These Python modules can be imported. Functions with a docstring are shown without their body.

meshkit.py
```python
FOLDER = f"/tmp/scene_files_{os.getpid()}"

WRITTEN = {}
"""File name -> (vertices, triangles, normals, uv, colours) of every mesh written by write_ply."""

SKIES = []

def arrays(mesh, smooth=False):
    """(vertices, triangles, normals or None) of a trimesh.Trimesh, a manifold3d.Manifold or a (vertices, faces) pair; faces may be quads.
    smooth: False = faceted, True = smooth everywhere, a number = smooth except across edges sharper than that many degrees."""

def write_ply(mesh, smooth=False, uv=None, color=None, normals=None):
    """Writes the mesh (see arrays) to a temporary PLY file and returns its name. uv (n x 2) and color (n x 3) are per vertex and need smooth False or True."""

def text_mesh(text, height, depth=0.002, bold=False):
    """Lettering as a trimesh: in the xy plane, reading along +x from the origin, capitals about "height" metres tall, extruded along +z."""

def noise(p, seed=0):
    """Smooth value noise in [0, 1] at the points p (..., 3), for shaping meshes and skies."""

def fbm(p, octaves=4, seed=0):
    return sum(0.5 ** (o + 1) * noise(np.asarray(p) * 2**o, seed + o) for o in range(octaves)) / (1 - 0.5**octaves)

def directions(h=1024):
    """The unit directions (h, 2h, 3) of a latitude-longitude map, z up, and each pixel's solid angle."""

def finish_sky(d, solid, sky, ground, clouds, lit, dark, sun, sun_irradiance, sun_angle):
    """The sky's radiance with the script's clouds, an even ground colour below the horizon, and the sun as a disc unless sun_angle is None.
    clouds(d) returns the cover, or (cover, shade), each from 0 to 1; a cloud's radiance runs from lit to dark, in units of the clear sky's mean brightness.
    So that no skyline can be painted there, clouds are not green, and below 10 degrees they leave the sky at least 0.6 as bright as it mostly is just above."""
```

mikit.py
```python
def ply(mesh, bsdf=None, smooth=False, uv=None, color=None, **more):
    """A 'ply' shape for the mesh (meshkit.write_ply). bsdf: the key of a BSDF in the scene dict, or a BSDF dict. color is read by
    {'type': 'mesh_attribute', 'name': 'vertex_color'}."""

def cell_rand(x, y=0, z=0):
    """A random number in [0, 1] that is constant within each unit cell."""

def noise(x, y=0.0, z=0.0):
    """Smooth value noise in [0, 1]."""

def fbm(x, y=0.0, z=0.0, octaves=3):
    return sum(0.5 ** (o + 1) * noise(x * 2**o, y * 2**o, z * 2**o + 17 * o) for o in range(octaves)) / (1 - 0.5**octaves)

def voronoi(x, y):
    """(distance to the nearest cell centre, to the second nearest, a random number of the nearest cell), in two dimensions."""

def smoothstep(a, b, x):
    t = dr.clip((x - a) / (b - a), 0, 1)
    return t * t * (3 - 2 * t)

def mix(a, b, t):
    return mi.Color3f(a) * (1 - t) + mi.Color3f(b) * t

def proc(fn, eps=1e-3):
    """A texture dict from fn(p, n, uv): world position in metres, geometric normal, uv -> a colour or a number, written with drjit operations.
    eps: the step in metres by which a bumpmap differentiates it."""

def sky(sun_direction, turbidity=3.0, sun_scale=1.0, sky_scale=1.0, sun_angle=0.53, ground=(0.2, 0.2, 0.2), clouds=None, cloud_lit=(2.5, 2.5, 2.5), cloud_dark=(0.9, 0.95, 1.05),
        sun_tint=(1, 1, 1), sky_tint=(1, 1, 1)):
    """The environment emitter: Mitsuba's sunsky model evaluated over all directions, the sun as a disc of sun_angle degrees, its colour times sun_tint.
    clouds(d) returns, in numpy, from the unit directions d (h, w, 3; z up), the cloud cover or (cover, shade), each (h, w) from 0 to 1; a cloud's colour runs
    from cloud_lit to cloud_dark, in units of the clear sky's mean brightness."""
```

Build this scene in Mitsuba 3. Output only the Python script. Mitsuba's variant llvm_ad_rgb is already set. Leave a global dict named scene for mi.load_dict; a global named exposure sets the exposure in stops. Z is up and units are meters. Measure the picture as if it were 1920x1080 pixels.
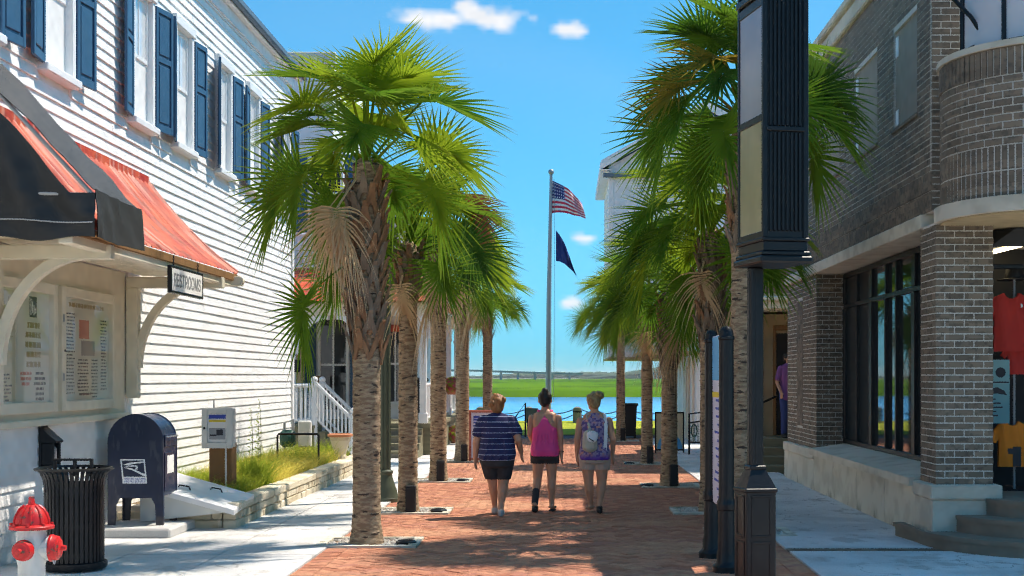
import math, numpy as np, trimesh, mitsuba as mi, drjit as dr, mikit, meshkit
import manifold3d as m3
from shapely.geometry import Polygon, Point, box as sbox
from mikit import noise, fbm, cell_rand, smoothstep, mix
T = mi.ScalarTransform4f
rng = np.random.default_rng(11)
scene, labels = {}, {}
PI = math.pi

# ------------------------------------------------------------------ camera, sky, exposure
scene['camera'] = {
    'type': 'perspective', 'fov': 2 * math.degrees(math.atan(960 / 2600)), 'fov_axis': 'x',
    'principal_point_offset_x': -0.0536, 'principal_point_offset_y': -0.1546,
    'near_clip': 0.1, 'far_clip': 20000.0,
    'to_world': T().look_at(origin=[0, 0, 1.75], target=[0, 10, 1.75], up=[0, 0, 1])}

CLOUDS = [(-.088, .259, .030, .0085), (-.070, .264, .017, .011), (-.052, .256, .022, .007), (-.105, .257, .016, .0055),
          (-.001, .251, .014, .0065), (.008, .249, .010, .005), (.004, .054, .009, .004), (.013, .1, .009, .003)]
_cr = np.random.default_rng(5)
for _ in range(60):                       # fair-weather puffs over the rest of the sky
    az, el = _cr.uniform(.75, 2 * PI - .75), _cr.uniform(.08, .6)
    for _k in range(3):
        CLOUDS.append((az + _cr.normal(0, .03), el + _cr.normal(0, .005), _cr.uniform(.012, .04), _cr.uniform(.006, .014), 1))

def cloud_cover(d):
    az, el = np.arctan2(d[..., 0], d[..., 1]), np.arctan2(d[..., 2], np.hypot(d[..., 0], d[..., 1]))
    az2 = np.where(az < 0, az + 2 * PI, az)
    n = meshkit.fbm(np.stack([az * 45, el * 90, el * 0], -1), 4, 3)
    n2 = meshkit.fbm(np.stack([az * 130, el * 200, el * 0 + 4], -1), 3, 6)
    cov = np.zeros(az.shape)
    for c in CLOUDS:
        if len(c) == 4:
            a, e = math.atan(c[0]), math.atan(c[1] * math.cos(math.atan(c[0])))
            q = ((az - a) / c[2] / .78) ** 2 + ((el - e) / c[3] / .8) ** 2
        else:
            q = ((az2 - c[0]) / c[2]) ** 2 + ((el - c[1]) / c[3]) ** 2
        cov = np.maximum(cov, np.exp(-1.1 * q))
    cov = np.clip((cov + .9 * (n - .5) * (cov > .03) + .8 * (n2 - .5) * (cov > .03) - .2) / .5, 0, 1)
    veil = .10 * np.clip(meshkit.fbm(np.stack([az * 3, el * 14 + az * 4, el * 0], -1), 4, 8) - .45, 0, 1)
    return np.clip(cov * .95 + veil, 0, 1), np.clip(.5 * (n2 - .35) + .12, 0, .5)

scene['sky_light'] = mikit.sky((3.5, 2.15, 6.8), turbidity=3.5, sun_scale=.84, clouds=cloud_cover, cloud_lit=(2.7, 2.7, 2.72), cloud_dark=(1.6, 1.7, 1.85),
                               sky_tint=(.26,.76,.87), sun_tint=(.94, 1.0, 1.12))
exposure = 2.4

# ------------------------------------------------------------------ naming
_used = set()
def uniq(k):
    if k not in _used:
        _used.add(k); return k
    i = 1
    while f'{k}_{i:03d}' in _used: i += 1
    k = f'{k}_{i:03d}'; _used.add(k); return k
def thing(name, label, cat, group=None):
    k = uniq(name); labels[k] = {'label': label, 'category': cat}
    if group: labels[k]['group'] = group
    return k
def put(name, mesh, mat, parent=None, smooth=False, tw=None, label=None, cat=None, group=None, kind=None, **kw):
    k = uniq(parent + '__' + name if parent else name)
    d = mesh if isinstance(mesh, dict) else mikit.ply(mesh, None, smooth=smooth, **kw)
    d = {**d, 'bsdf': {'type': 'ref', 'id': 'material_' + mat}}
    if tw is not None: d['to_world'] = tw
    scene[k] = d
    L = {a: b for a, b in (('label', label), ('category', cat), ('group', group), ('kind', kind)) if b}
    if L: labels[k] = L
    return k
def P(mesh, smooth=False, **kw): return mikit.ply(mesh, None, smooth=smooth, **kw)

# ------------------------------------------------------------------ mesh helpers
cat = trimesh.util.concatenate
def box(x0, x1, y0, y1, z0, z1):
    b = trimesh.creation.box((abs(x1 - x0), abs(y1 - y0), abs(z1 - z0)))
    b.apply_translation(((x0 + x1) / 2, (y0 + y1) / 2, (z0 + z1) / 2)); return b
def cbox(x0, x1, y0, y1, z0, z1, c=.008):
    c = min(c, .45 * min(x1 - x0, y1 - y0, z1 - z0)); pts = []
    for a, b, e in np.ndindex(2, 2, 2):
        X, Y, Z = (x0, x1)[a], (y0, y1)[b], (z0, z1)[e]
        sx, sy, sz = (c, -c)[a], (c, -c)[b], (c, -c)[e]
        pts += [(X + sx, Y + sy, Z), (X + sx, Y, Z + sz), (X, Y + sy, Z + sz)]
    return trimesh.convex.convex_hull(np.array(pts))
def tube(pts, rad, n=10, cap=True):
    pts = np.asarray(pts, float); rad = np.broadcast_to(rad, len(pts)).astype(float)
    tan = np.gradient(pts, axis=0); tan /= np.linalg.norm(tan, axis=1, keepdims=True) + 1e-12
    up = np.array([0, 0, 1.0]) if abs(tan[0][2]) < .9 else np.array([0, 1.0, 0])
    V, F = [], []
    a = np.cross(tan[0], up); a /= np.linalg.norm(a)
    th = np.linspace(0, 2 * PI, n, endpoint=False)
    for p, t, r in zip(pts, tan, rad):
        a = a - t * (a @ t); a /= np.linalg.norm(a) + 1e-12
        b = np.cross(t, a)
        V.append(p + r * (np.cos(th)[:, None] * a + np.sin(th)[:, None] * b))
    for i in range(len(pts) - 1):
        for j in range(n):
            k = (j + 1) % n
            F += [(i * n + j, i * n + k, (i + 1) * n + k), (i * n + j, (i + 1) * n + k, (i + 1) * n + j)]
    V = np.vstack(V)
    if cap:
        m = len(V); V = np.vstack([V, pts[0], pts[-1]]); e = (len(pts) - 1) * n
        for j in range(n):
            k = (j + 1) % n
            F += [(m, k, j), (m + 1, e + j, e + k)]
    return trimesh.Trimesh(V, F, process=False)
def lathe(prof, n=32):
    prof = np.asarray(prof, float); th = np.linspace(0, 2 * PI, n, endpoint=False)
    V = np.array([[(r * math.cos(t), r * math.sin(t), z) for t in th] for r, z in prof]).reshape(-1, 3); F = []
    for i in range(len(prof) - 1):
        for j in range(n):
            k = (j + 1) % n
            F += [(i * n + j, i * n + k, (i + 1) * n + k), (i * n + j, (i + 1) * n + k, (i + 1) * n + j)]
    return trimesh.Trimesh(V, F, process=False)
def prism(poly, h):
    poly = poly if hasattr(poly, 'exterior') else Polygon(poly)
    return trimesh.creation.extrude_polygon(poly, h, engine='earcut')
def xz(mesh, y):     # a mesh in the xy plane stood up: x stays, y becomes z, its front (+z) faces -y at depth y
    m = mesh.copy(); v = np.array(m.vertices); m.vertices = np.stack([v[:, 0], y - v[:, 2], v[:, 1]], 1); return m
def yz(mesh, x):     # stood up facing +x: x becomes y, y becomes z
    m = mesh.copy(); v = np.array(m.vertices); m.vertices = np.stack([x + v[:, 2], v[:, 0], v[:, 1]], 1); return m
def yzm(mesh, x):    # stood up facing -x, reading along -y
    m = mesh.copy(); v = np.array(m.vertices); m.vertices = np.stack([x - v[:, 2], -v[:, 0], v[:, 1]], 1); return m
def mv(mesh, *t): m = mesh.copy(); m.apply_translation(t); return m
def rot(mesh, deg, ax=(0, 0, 1), at=(0, 0, 0)):
    m = mesh.copy(); m.apply_transform(trimesh.transformations.rotation_matrix(math.radians(deg), ax, at)); return m
def strip(path, side, w, thick):
    # a flat bar along path; side: per point vectors of its width, thick along path x side
    path, side = np.asarray(path, float), np.asarray(side, float)
    t = np.gradient(path, axis=0); t /= np.linalg.norm(t, axis=1, keepdims=True)
    nrm = np.cross(side, t); nrm /= np.linalg.norm(nrm, axis=1, keepdims=True)
    w = np.broadcast_to(w, len(path))[:, None]
    V = np.stack([path + side * w / 2 + nrm * thick / 2, path - side * w / 2 + nrm * thick / 2, path - side * w / 2 - nrm * thick / 2, path + side * w / 2 - nrm * thick / 2], 1).reshape(-1, 3)
    F = []
    for i in range(len(path) - 1):
        for j in range(4):
            k = (j + 1) % 4
            F += [(i * 4 + j, i * 4 + k, i * 4 + 4 + k), (i * 4 + j, i * 4 + 4 + k, i * 4 + 4 + j)]
    e = (len(path) - 1) * 4
    F += [(0, 2, 1), (0, 3, 2), (e, e + 1, e + 2), (e, e + 2, e + 3)]
    return trimesh.Trimesh(V, F, process=False)
def grid(x, y, fz):
    X, Y = np.meshgrid(x, y, indexing='ij'); Z = fz(X, Y) if callable(fz) else np.full(X.shape, fz)
    V = np.stack([X, Y, Z], -1).reshape(-1, 3); n = len(y); I = np.arange(len(V)).reshape(X.shape)
    a, b, c, d = I[:-1, :-1].ravel(), I[1:, :-1].ravel(), I[1:, 1:].ravel(), I[:-1, 1:].ravel()
    return trimesh.Trimesh(V, np.vstack([np.stack([a, b, c], 1), np.stack([a, c, d], 1)]), process=False)
# ------------------------------------------------------------------ materials
def rgb(c): return {'type': 'rgb', 'value': list(map(float, c))}
def mat(name, color, rough=.6, metallic=0.0, spec=.4, bump=None, bscale=1.0, two=True, **kw):
    c = rgb(color) if isinstance(color, (tuple, list)) else mikit.proc(color)
    b = {'type': 'principled', 'base_color': c, 'roughness': rough if not callable(rough) else mikit.proc(rough), 'metallic': float(metallic), 'specular': float(spec), **kw}
    if bump: b = {'type': 'bumpmap', 'arbitrary': mikit.proc(bump, 2e-3), 'scale': float(bscale), 'bsdf': b}
    scene['material_' + name] = {'type': 'twosided', 'bsdf': b} if two else b
C3 = mi.Color3f
def grime(c, amt=.25, s=3.0, dirt=(.22, .19, .15)):
    def f(p, n, uv):
        g = smoothstep(.45, .8, fbm(p.x * s, p.y * s, p.z * s * .6, 4))
        return mix(mix(c, tuple(v * .86 for v in c), noise(p.x * 9, p.y * 9, p.z * 9)), dirt, g * amt)
    return f
mat('white_paint', grime((.82, .82, .815), .06, 1.2, (.6, .57, .52)), .5)
mat('cream_paint', grime((.74, .69, .55), .2, 2.0, (.42, .38, .28)), .55)
mat('grey_paint', grime((.62, .63, .60), .2, 2.0, (.4, .38, .33)), .55)
mat('shutter_blue', grime((.035, .10, .19), .25, 4, (.06, .12, .17)), .4)
mat('slate_trim', (.10, .15, .20), .5)
mat('window_frame', (.74, .76, .77), .45)
mat('curtain', (.62, .64, .64), .8)
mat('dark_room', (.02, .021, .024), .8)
scene['material_glass'] = {'type': 'thindielectric', 'int_ior': 1.5}
scene['material_tinted_glass'] = {'type': 'twosided', 'bsdf': {'type': 'principled', 'base_color': rgb((.012, .016, .02)), 'roughness': .02, 'specular': .95}}
def red_roof(p, n, uv):
    g = fbm(p.x * 5, p.y * 5, p.z * 3, 4)
    c = mix((.40, .032, .016), (.58, .105, .04), smoothstep(.3, .7, fbm(p.y * 4, p.z * 3, p.x * 3)))
    c = mix(c, (.62, .36, .28), smoothstep(.62, .9, noise(p.y * 26, p.z * 1.2)) * .6)
    return mix(c, (.26, .07, .05), smoothstep(.52, .75, g) * .75)
mat('red_metal', red_roof, .55, .0, .25)
mat('rust_metal', lambda p, n, uv: mix((.34, .06, .04), (.52, .20, .13), fbm(p.x * 14, p.y * 14, p.z * 14)), .6)
def canvas(p, n, uv): return mix((.008, .009, .010), (.018, .019, .021), fbm(p.x * 6, p.y * 6, p.z * 6))
mat('black_canvas', canvas, .62, spec=.5, sheen=.4)
mat('black_paint', lambda p, n, uv: mix((.005, .006, .008), (.010, .012, .015), fbm(p.x * 8, p.y * 8, p.z * 8)), .36, spec=.32)
mat('black_rubber', (.014, .014, .016), .6)
mat('green_paint', lambda p, n, uv: mix((.05, .07, .05), (.085, .10, .065), fbm(p.x * 8, p.y * 8, p.z * 8)), .42)
mat('rail_green', (.02, .08, .065), .45)
mat('steel', (.5, .5, .5), .35, 1.0)
mat('galv', (.36, .37, .38), .5, .6)
def blue_enamel(p, n, uv):
    c = mix((.003, .009, .034), (.007, .018, .056), fbm(p.x * 5, p.y * 5, p.z * 5, 4))
    c = mix(c, (.05, .06, .075), smoothstep(.6, .72, fbm(p.x * 22, p.y * 22, p.z * 5, 4)) * .5)
    return mix(c, (.06, .055, .05), smoothstep(.5, .1, p.z) * smoothstep(.4, .6, fbm(p.x * 12, p.y * 12, p.z * 12)) * .6)
mat('mail_blue', blue_enamel, .3, spec=.55)
mat('white_vinyl', (.78, .79, .80), .5)
mat('ink', (.03, .032, .04), .7)
mat('ink_gold', (.30, .24, .12), .7)
mat('ink_red', (.5, .16, .12), .7)
mat('ink_blue', (.04, .07, .36), .6)
mat('sky_blue_print', (.10, .36, .62), .5)
mat('yellow_print', (.65, .5, .05), .6)
mat('paper', (.60, .60, .50), .8)
mat('paper_tan', (.50, .47, .33), .8)
mat('paper_white', (.72, .72, .7), .8)
mat('panel_lavender', (.55, .54, .64), .5)
mat('wood_post', lambda p, n, uv: mix((.28, .15, .055), (.16, .08, .03), fbm(p.x * 14, p.y * 14, p.z * 2.2, 4)), .7)
mat('deck_wood', lambda p, n, uv: mix((.24, .22, .14), (.15, .14, .09), fbm(p.x * 2, p.y * 20, p.z * 20)), .7)
mat('grey_wood', lambda p, n, uv: mix((.20, .19, .15), (.11, .10, .08), fbm(p.x * 9, p.y * 9, p.z * 2)), .8)
mat('red_enamel', lambda p, n, uv: mix(mix((.58, .012, .015), (.44, .012, .012), fbm(p.x * 9, p.y * 9, p.z * 9)), (.16, .05, .035), smoothstep(.62, .70, fbm(p.x * 28, p.y * 28, p.z * 28, 4))), lambda p, n, uv: .25 + .3 * fbm(p.x * 15, p.y * 15, p.z * 15), spec=.5)
mat('silver_enamel', grime((.60, .62, .60), .25, 8, (.3, .28, .22)), .38, spec=.5)
mat('terracotta', (.5, .2, .1), .7)
def brick_dark(p, n, uv):
    h = cell_rand(dr.floor(p.x * 4.9 + p.y * 4.9), dr.floor(p.z * 13.0), 3)
    base = mix((.13, .10, .072), (.235, .18, .128), h)
    return mix(base, (.05, .044, .038), smoothstep(.5, .75, fbm(p.x * 20, p.y * 20, p.z * 20)) * .6)
mat('brick_dark', brick_dark, .75, bump=lambda p, n, uv: fbm(p.x * 60, p.y * 60, p.z * 60), bscale=.002)
mat('brick_red', lambda p, n, uv: mix(mix((.21, .12, .085), (.29, .18, .13), cell_rand(dr.floor(p.y * 4.9), dr.floor(p.z * 13.0), 5)), (.12, .08, .06), smoothstep(.5, .8, fbm(p.x * 20, p.y * 20, p.z * 20)) * .5), .8)
mat('infill', grime((.33, .29, .235), .3, 5), .85)
mat('mortar', grime((.58, .56, .51), .2, 9), .9)
def limestone(p, n, uv):
    g = fbm(p.x * 4, p.y * 4, p.z * 4, 5)
    c = mix((.58, .54, .44), (.48, .44, .35), smoothstep(.4, .7, g))
    return mix(c, (.17, .17, .12), smoothstep(.52, .75, fbm(p.x * 7, p.y * 7, p.z * 3, 4)) * smoothstep(.22, .0, p.z) * .7)
mat('limestone', limestone, .85, bump=lambda p, n, uv: fbm(p.x * 40, p.y * 40, p.z * 40), bscale=.003)
mat('tan_stucco', grime((.46, .37, .22), .2, 3, (.28, .22, .14)), .8)
def concrete(p, n, uv):
    g = fbm(p.x * 1.3, p.y * 1.3, 0, 5)
    c = mix((.56, .55, .53), (.46, .455, .44), smoothstep(.35, .65, g))
    c = mix(c, (.27, .25, .22), smoothstep(.6, .75, fbm(p.x * 3.7 + 9, p.y * 2.1, 0, 4)) * .5)
    w = dr.abs(fbm(p.x * .9 + 4, p.y * .9, 0, 4) - .5)
    c = mix(c, (.2, .19, .17), smoothstep(.006, .002, w) * smoothstep(.45, .6, noise(p.x * .7, p.y * .7)) * .6)
    c = mix(c, (.16, .15, .14), smoothstep(.80, .84, noise(p.x * 11, p.y * 11)) * smoothstep(.5, .7, noise(p.x * 2, p.y * 2)) * .4)
    return c * (.9 + .2 * noise(p.x * 120, p.y * 120, p.z * 60))
mat('concrete', concrete, .85, bump=lambda p, n, uv: fbm(p.x * 50, p.y * 50, p.z * 50), bscale=.0015)
def paver(p, n, uv):
    cx, cy = dr.floor((p.x + p.y) * .70711 / .105), dr.floor((p.y - p.x) * .70711 / .105)
    d = (cx - cy) - 4 * dr.floor((cx - cy) / 4)
    rx, ry = cx - dr.select(dr.abs(d - 1) < .5, 1.0, 0.0), cy - dr.select(dr.abs(d - 2) < .5, 1.0, 0.0)
    h, k = cell_rand(rx, ry, 1), cell_rand(rx, ry, 2)
    c = mix((.33, .125, .07), (.45, .21, .125), h)
    c = mix(c, (.34, .14, .10), smoothstep(.75, .98, k) * .7)
    g = fbm(p.x * .9, p.y * .9, 0, 4)
    c = mix(c, (.52, .31, .18), smoothstep(.5, .72, g) * .35)
    return c * (.82 + .36 * fbm(p.x * 35, p.y * 35, 0, 3))
mat('paver', paver, .8, spec=.3)
mat('joint_sand', lambda p, n, uv: mix((.30, .19, .13), (.40, .28, .2), noise(p.x * 40, p.y * 40)), .95)
mat('gravel', lambda p, n, uv: mix((.62, .60, .55), (.34, .31, .26), cell_rand(p.x * 40, p.y * 40, 0)), .85)
mat('soil', lambda p, n, uv: mix((.10, .07, .045), (.2, .15, .09), fbm(p.x * 9, p.y * 9)), .95)
def stone(p, n, uv):
    h = cell_rand(dr.floor(p.y * 3.1 + p.x * 3.1), dr.floor(p.z * 8), 2)
    return mix(mix((.50, .43, .30), (.62, .57, .45), h), (.33, .24, .14), smoothstep(.55, .75, fbm(p.x * 6, p.y * 6, p.z * 6, 4)) * .7)
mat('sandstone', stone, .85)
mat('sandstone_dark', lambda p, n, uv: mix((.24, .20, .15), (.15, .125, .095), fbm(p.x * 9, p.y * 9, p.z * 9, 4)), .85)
def leaf(a, b, tip):
    def f(p, n, uv):
        c = mix(a, b, fbm(p.x * 2.5, p.y * 2.5, p.z * 2.5))
        return mix(c, tip, smoothstep(.55, 1.0, uv.x) * .45)
    return f
def leafmat(name, a, b, tip, tr=.9):
    scene['material_' + name] = {'type': 'principledthin', 'base_color': mikit.proc(leaf(a, b, tip)), 'roughness': .42, 'diff_trans': tr, 'spec_trans': 0.0}
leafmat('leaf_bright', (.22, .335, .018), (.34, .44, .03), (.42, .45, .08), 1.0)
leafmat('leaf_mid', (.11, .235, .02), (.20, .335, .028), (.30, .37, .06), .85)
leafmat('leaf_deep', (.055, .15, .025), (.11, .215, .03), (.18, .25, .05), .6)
leafmat('leaf_yellow', (.35, .30, .035), (.45, .27, .04), (.4, .26, .06), .9)
leafmat('leaf_dead', (.80, .66, .44), (.60, .42, .24), (.80, .68, .5), .5)
leafmat('leaf_rust', (.36, .13, .07), (.48, .24, .14), (.4, .18, .1), .4)
def bark(p, n, uv):
    g = fbm(p.x * 16, p.y * 16, p.z * 42, 4)
    c = mix((.42, .31, .20), (.25, .17, .10), smoothstep(.35, .62, g))
    return mix(c, (.055, .04, .03), smoothstep(.60, .72, fbm(p.x * 11 + 5, p.y * 11, p.z * 34, 3)))
mat('palm_bark', bark, .9, bump=lambda p, n, uv: fbm(p.x * 30, p.y * 30, p.z * 70, 3), bscale=.012)
mat('boot_bark', lambda p, n, uv: mix((.30, .235, .17), (.13, .085, .055), fbm(p.x * 25, p.y * 25, p.z * 7, 4)), .85)
mat('boot_rust', lambda p, n, uv: mix((.36, .20, .10), (.17, .085, .045), fbm(p.x * 25, p.y * 25, p.z * 7, 4)), .85)
scene['material_grass_green'] = {'type': 'principledthin', 'base_color': mikit.proc(lambda p, n, uv: mix((.26, .36, .03), (.48, .52, .07), fbm(p.x * 3, p.y * 3))), 'roughness': .6, 'diff_trans': 1.1}
scene['material_grass_dry'] = {'type': 'principledthin', 'base_color': mikit.proc(lambda p, n, uv: mix((.80, .66, .16), (.62, .56, .10), fbm(p.x * 3, p.y * 3))), 'roughness': .6, 'diff_trans': 1.1}
mat('stem_green', (.07, .10, .03), .7)
scene['material_petal_red'] = {'type': 'principledthin', 'base_color': mikit.proc(lambda p, n, uv: mix((.42, .03, .06), (.55, .2, .22), noise(p.x * 30, p.y * 30, p.z * 30))), 'roughness': .6, 'diff_trans': .6}
mat('lawn', lambda p, n, uv: mix((.21, .25, .022), (.35, .34, .045), fbm(p.x * .8, p.y * .5, 0, 5)), .9, spec=.05)
mat('marsh', lambda p, n, uv: mix((.035, .04, .02), mix(mix((.05, .125, .005), (.10, .185, .01), fbm(p.x * .02, p.y * .006, 0, 4)), (.035, .075, .012), smoothstep(.42, .66, fbm(p.x * .07 + 3, p.y * .014, 0, 5)) * .75), smoothstep(-1.25, -.75, p.z + .5 * noise(p.x * .4, p.y * .1))), .95, spec=.02)
mat('earth', lambda p, n, uv: mix((.2, .19, .15), (.3, .28, .22), fbm(p.x * .3, p.y * .3)), .95)
mat('asphalt', (.09, .085, .09), .9)
mat('far_trees', lambda p, n, uv: mix((.018, .04, .02), (.04, .07, .03), fbm(p.x * .05, p.z * .3)), .95)
mat('bridge_concrete', (.30, .30, .30), .9)
mat('water', (.02, .15, .50), .06, spec=.5, bump=lambda p, n, uv: fbm(p.x * .5, p.y * .22, 0, 5), bscale=.06)
# people
mat('skin_tan', lambda p, n, uv: mix((.60, .33, .21), (.53, .27, .165), fbm(p.x * 12, p.y * 12, p.z * 12)), .5)
mat('skin_pale', lambda p, n, uv: mix((.60, .35, .23), (.50, .27, .17), fbm(p.x * 12, p.y * 12, p.z * 12)), .5)
def striped(p, n, uv):
    s = p.z / .068; f = s - dr.floor(s)
    m = smoothstep(.40, .44, f) * (1 - smoothstep(.53, .57, f))
    return mix((.022, .026, .10), (.34, .38, .52), m) * (.85 + .3 * noise(p.x * 90, p.z * 90, p.y * 90))
mat('striped_knit', striped, .85, sheen=.3)
mat('charcoal_cloth', lambda p, n, uv: mix((.024, .026, .032), (.045, .047, .055), fbm(p.x * 25, p.y * 25, p.z * 25)), .85)
mat('pink_jersey', lambda p, n, uv: mix((.82, .05, .25), (.88, .11, .33), fbm(p.x * 10, p.y * 10, p.z * 4)), .8, sheen=.3)
def purple_print(p, n, uv):
    a = cell_rand(dr.floor(p.x * 42 + 2 * noise(p.z * 9)), dr.floor(p.z * 36 + p.y * 20), 7)
    c = mix((.11, .085, .26), (.34, .26, .40), smoothstep(.25, .6, a))
    c = mix(c, (.52, .25, .24), smoothstep(.84, .86, a))
    return mix(c, (.12, .035, .32), smoothstep(.78, .70, p.z))
mat('purple_print', purple_print, .8)
mat('tan_shorts', (.52, .40, .33), .8)
mat('hair_red', lambda p, n, uv: mix((.20, .075, .03), (.36, .17, .06), noise(p.x * 90, p.z * 20, p.y * 60)), .5)
mat('hair_black', (.018, .014, .013), .4)
mat('hair_blond', lambda p, n, uv: mix((.16, .085, .04), (.45, .32, .14), noise(p.x * 60, p.z * 40, p.y * 60)), .5)
mat('shoe_grey', (.42, .42, .42), .7)
mat('shoe_black', (.02, .019, .02), .6)
mat('bag_cream', lambda p, n, uv: mix((.58, .54, .44), (.42, .38, .30), fbm(p.x * 15, p.y * 15, p.z * 15)), .7)
mat('shirt_purple', (.22, .08, .26), .8)
mat('denim', (.04, .06, .2), .85)
mat('cloth_red', (.55, .04, .03), .85)
mat('cloth_orange', (.72, .22, .02), .85)
mat('poster_teal', lambda p, n, uv: mix((.10, .26, .30), (.22, .38, .38), smoothstep(1.25, 1.95, p.z)), .6)
def us_flag(p, n, uv):
    s = dr.floor((1 - uv.y) * 13); odd = s - 2 * dr.floor(s / 2)
    c = mix((.58, .03, .07), (.75, .74, .72), odd)
    su, sv = uv.x / .4 * 6, (uv.y - 6 / 13) / (7 / 13) * 5
    dx, dy = su - dr.floor(su) - .5, sv - dr.floor(sv) - .5
    star = dr.select(dx * dx + dy * dy < .05, 1.0, 0.0)
    k = mix((.02, .03, .16), (.75, .75, .75), star)
    return dr.select((uv.x < .4) & (uv.y > 6 / 13), k, c)
mat('flag_cloth', us_flag, .8)
mat('flag_navy', (.018, .035, .17), .8)
mat('frosted', lambda p, n, uv: mix((.50, .50, .55), (.62, .62, .64), fbm(p.x * 2, p.y * 2, p.z * 1.5, 4)), .35)
mat('lamp_glass', lambda p, n, uv: mix(mix((.19, .20, .25), (.27, .28, .32), fbm(p.y * 5, p.z * 3, p.x * 5, 4)), mix((.20, .18, .10), (.33, .29, .16), fbm(p.y * 6, p.z * 3.5, p.x * 6, 4)), smoothstep(3.72, 3.71, p.z)), .22, spec=.5)
# ------------------------------------------------------------------ setting: ground, paving, lawn, water, marsh
def ground_z(X, Y): return np.where(Y < 55, -.06, np.maximum(-3.0, -.06 - (Y - 55) * .35))
put('ground', grid(np.r_[-3900, np.linspace(-60, 60, 9), 3900], np.r_[-2900, -60, 0, 30, 54.9, 55, 57, 59, 62, 64, 100, 400, 6900], ground_z), 'earth', kind='structure', label='bare earth under the street and along the river bank')
put('water', grid(np.r_[-3000, -60, 60, 3000], np.r_[57, 120, 240, 1400], -1.0), 'water', kind='structure', label='blue river behind the lawn')
def marsh_z(X, Y):
    n = meshkit.fbm(np.stack([X * .012, Y * .012, 0 * X], -1), 4, 2)
    edge = np.clip((Y - 205 - 40 * (meshkit.fbm(np.stack([X * .006, 0 * X, 0 * X], -1), 3, 4) - .5) * 2) / 6, 0, 1)
    return -1.6 + edge * (1.0 + .55 * n + .35 * meshkit.noise(np.stack([X * .35, Y * .35, 0 * X], -1)))
put('marsh', grid(np.linspace(-420, 420, 360), np.r_[np.linspace(168, 260, 70), np.geomspace(266, 1500, 60)], marsh_z), 'marsh', kind='structure', smooth=True, label='bright green salt marsh beyond the river')
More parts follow.
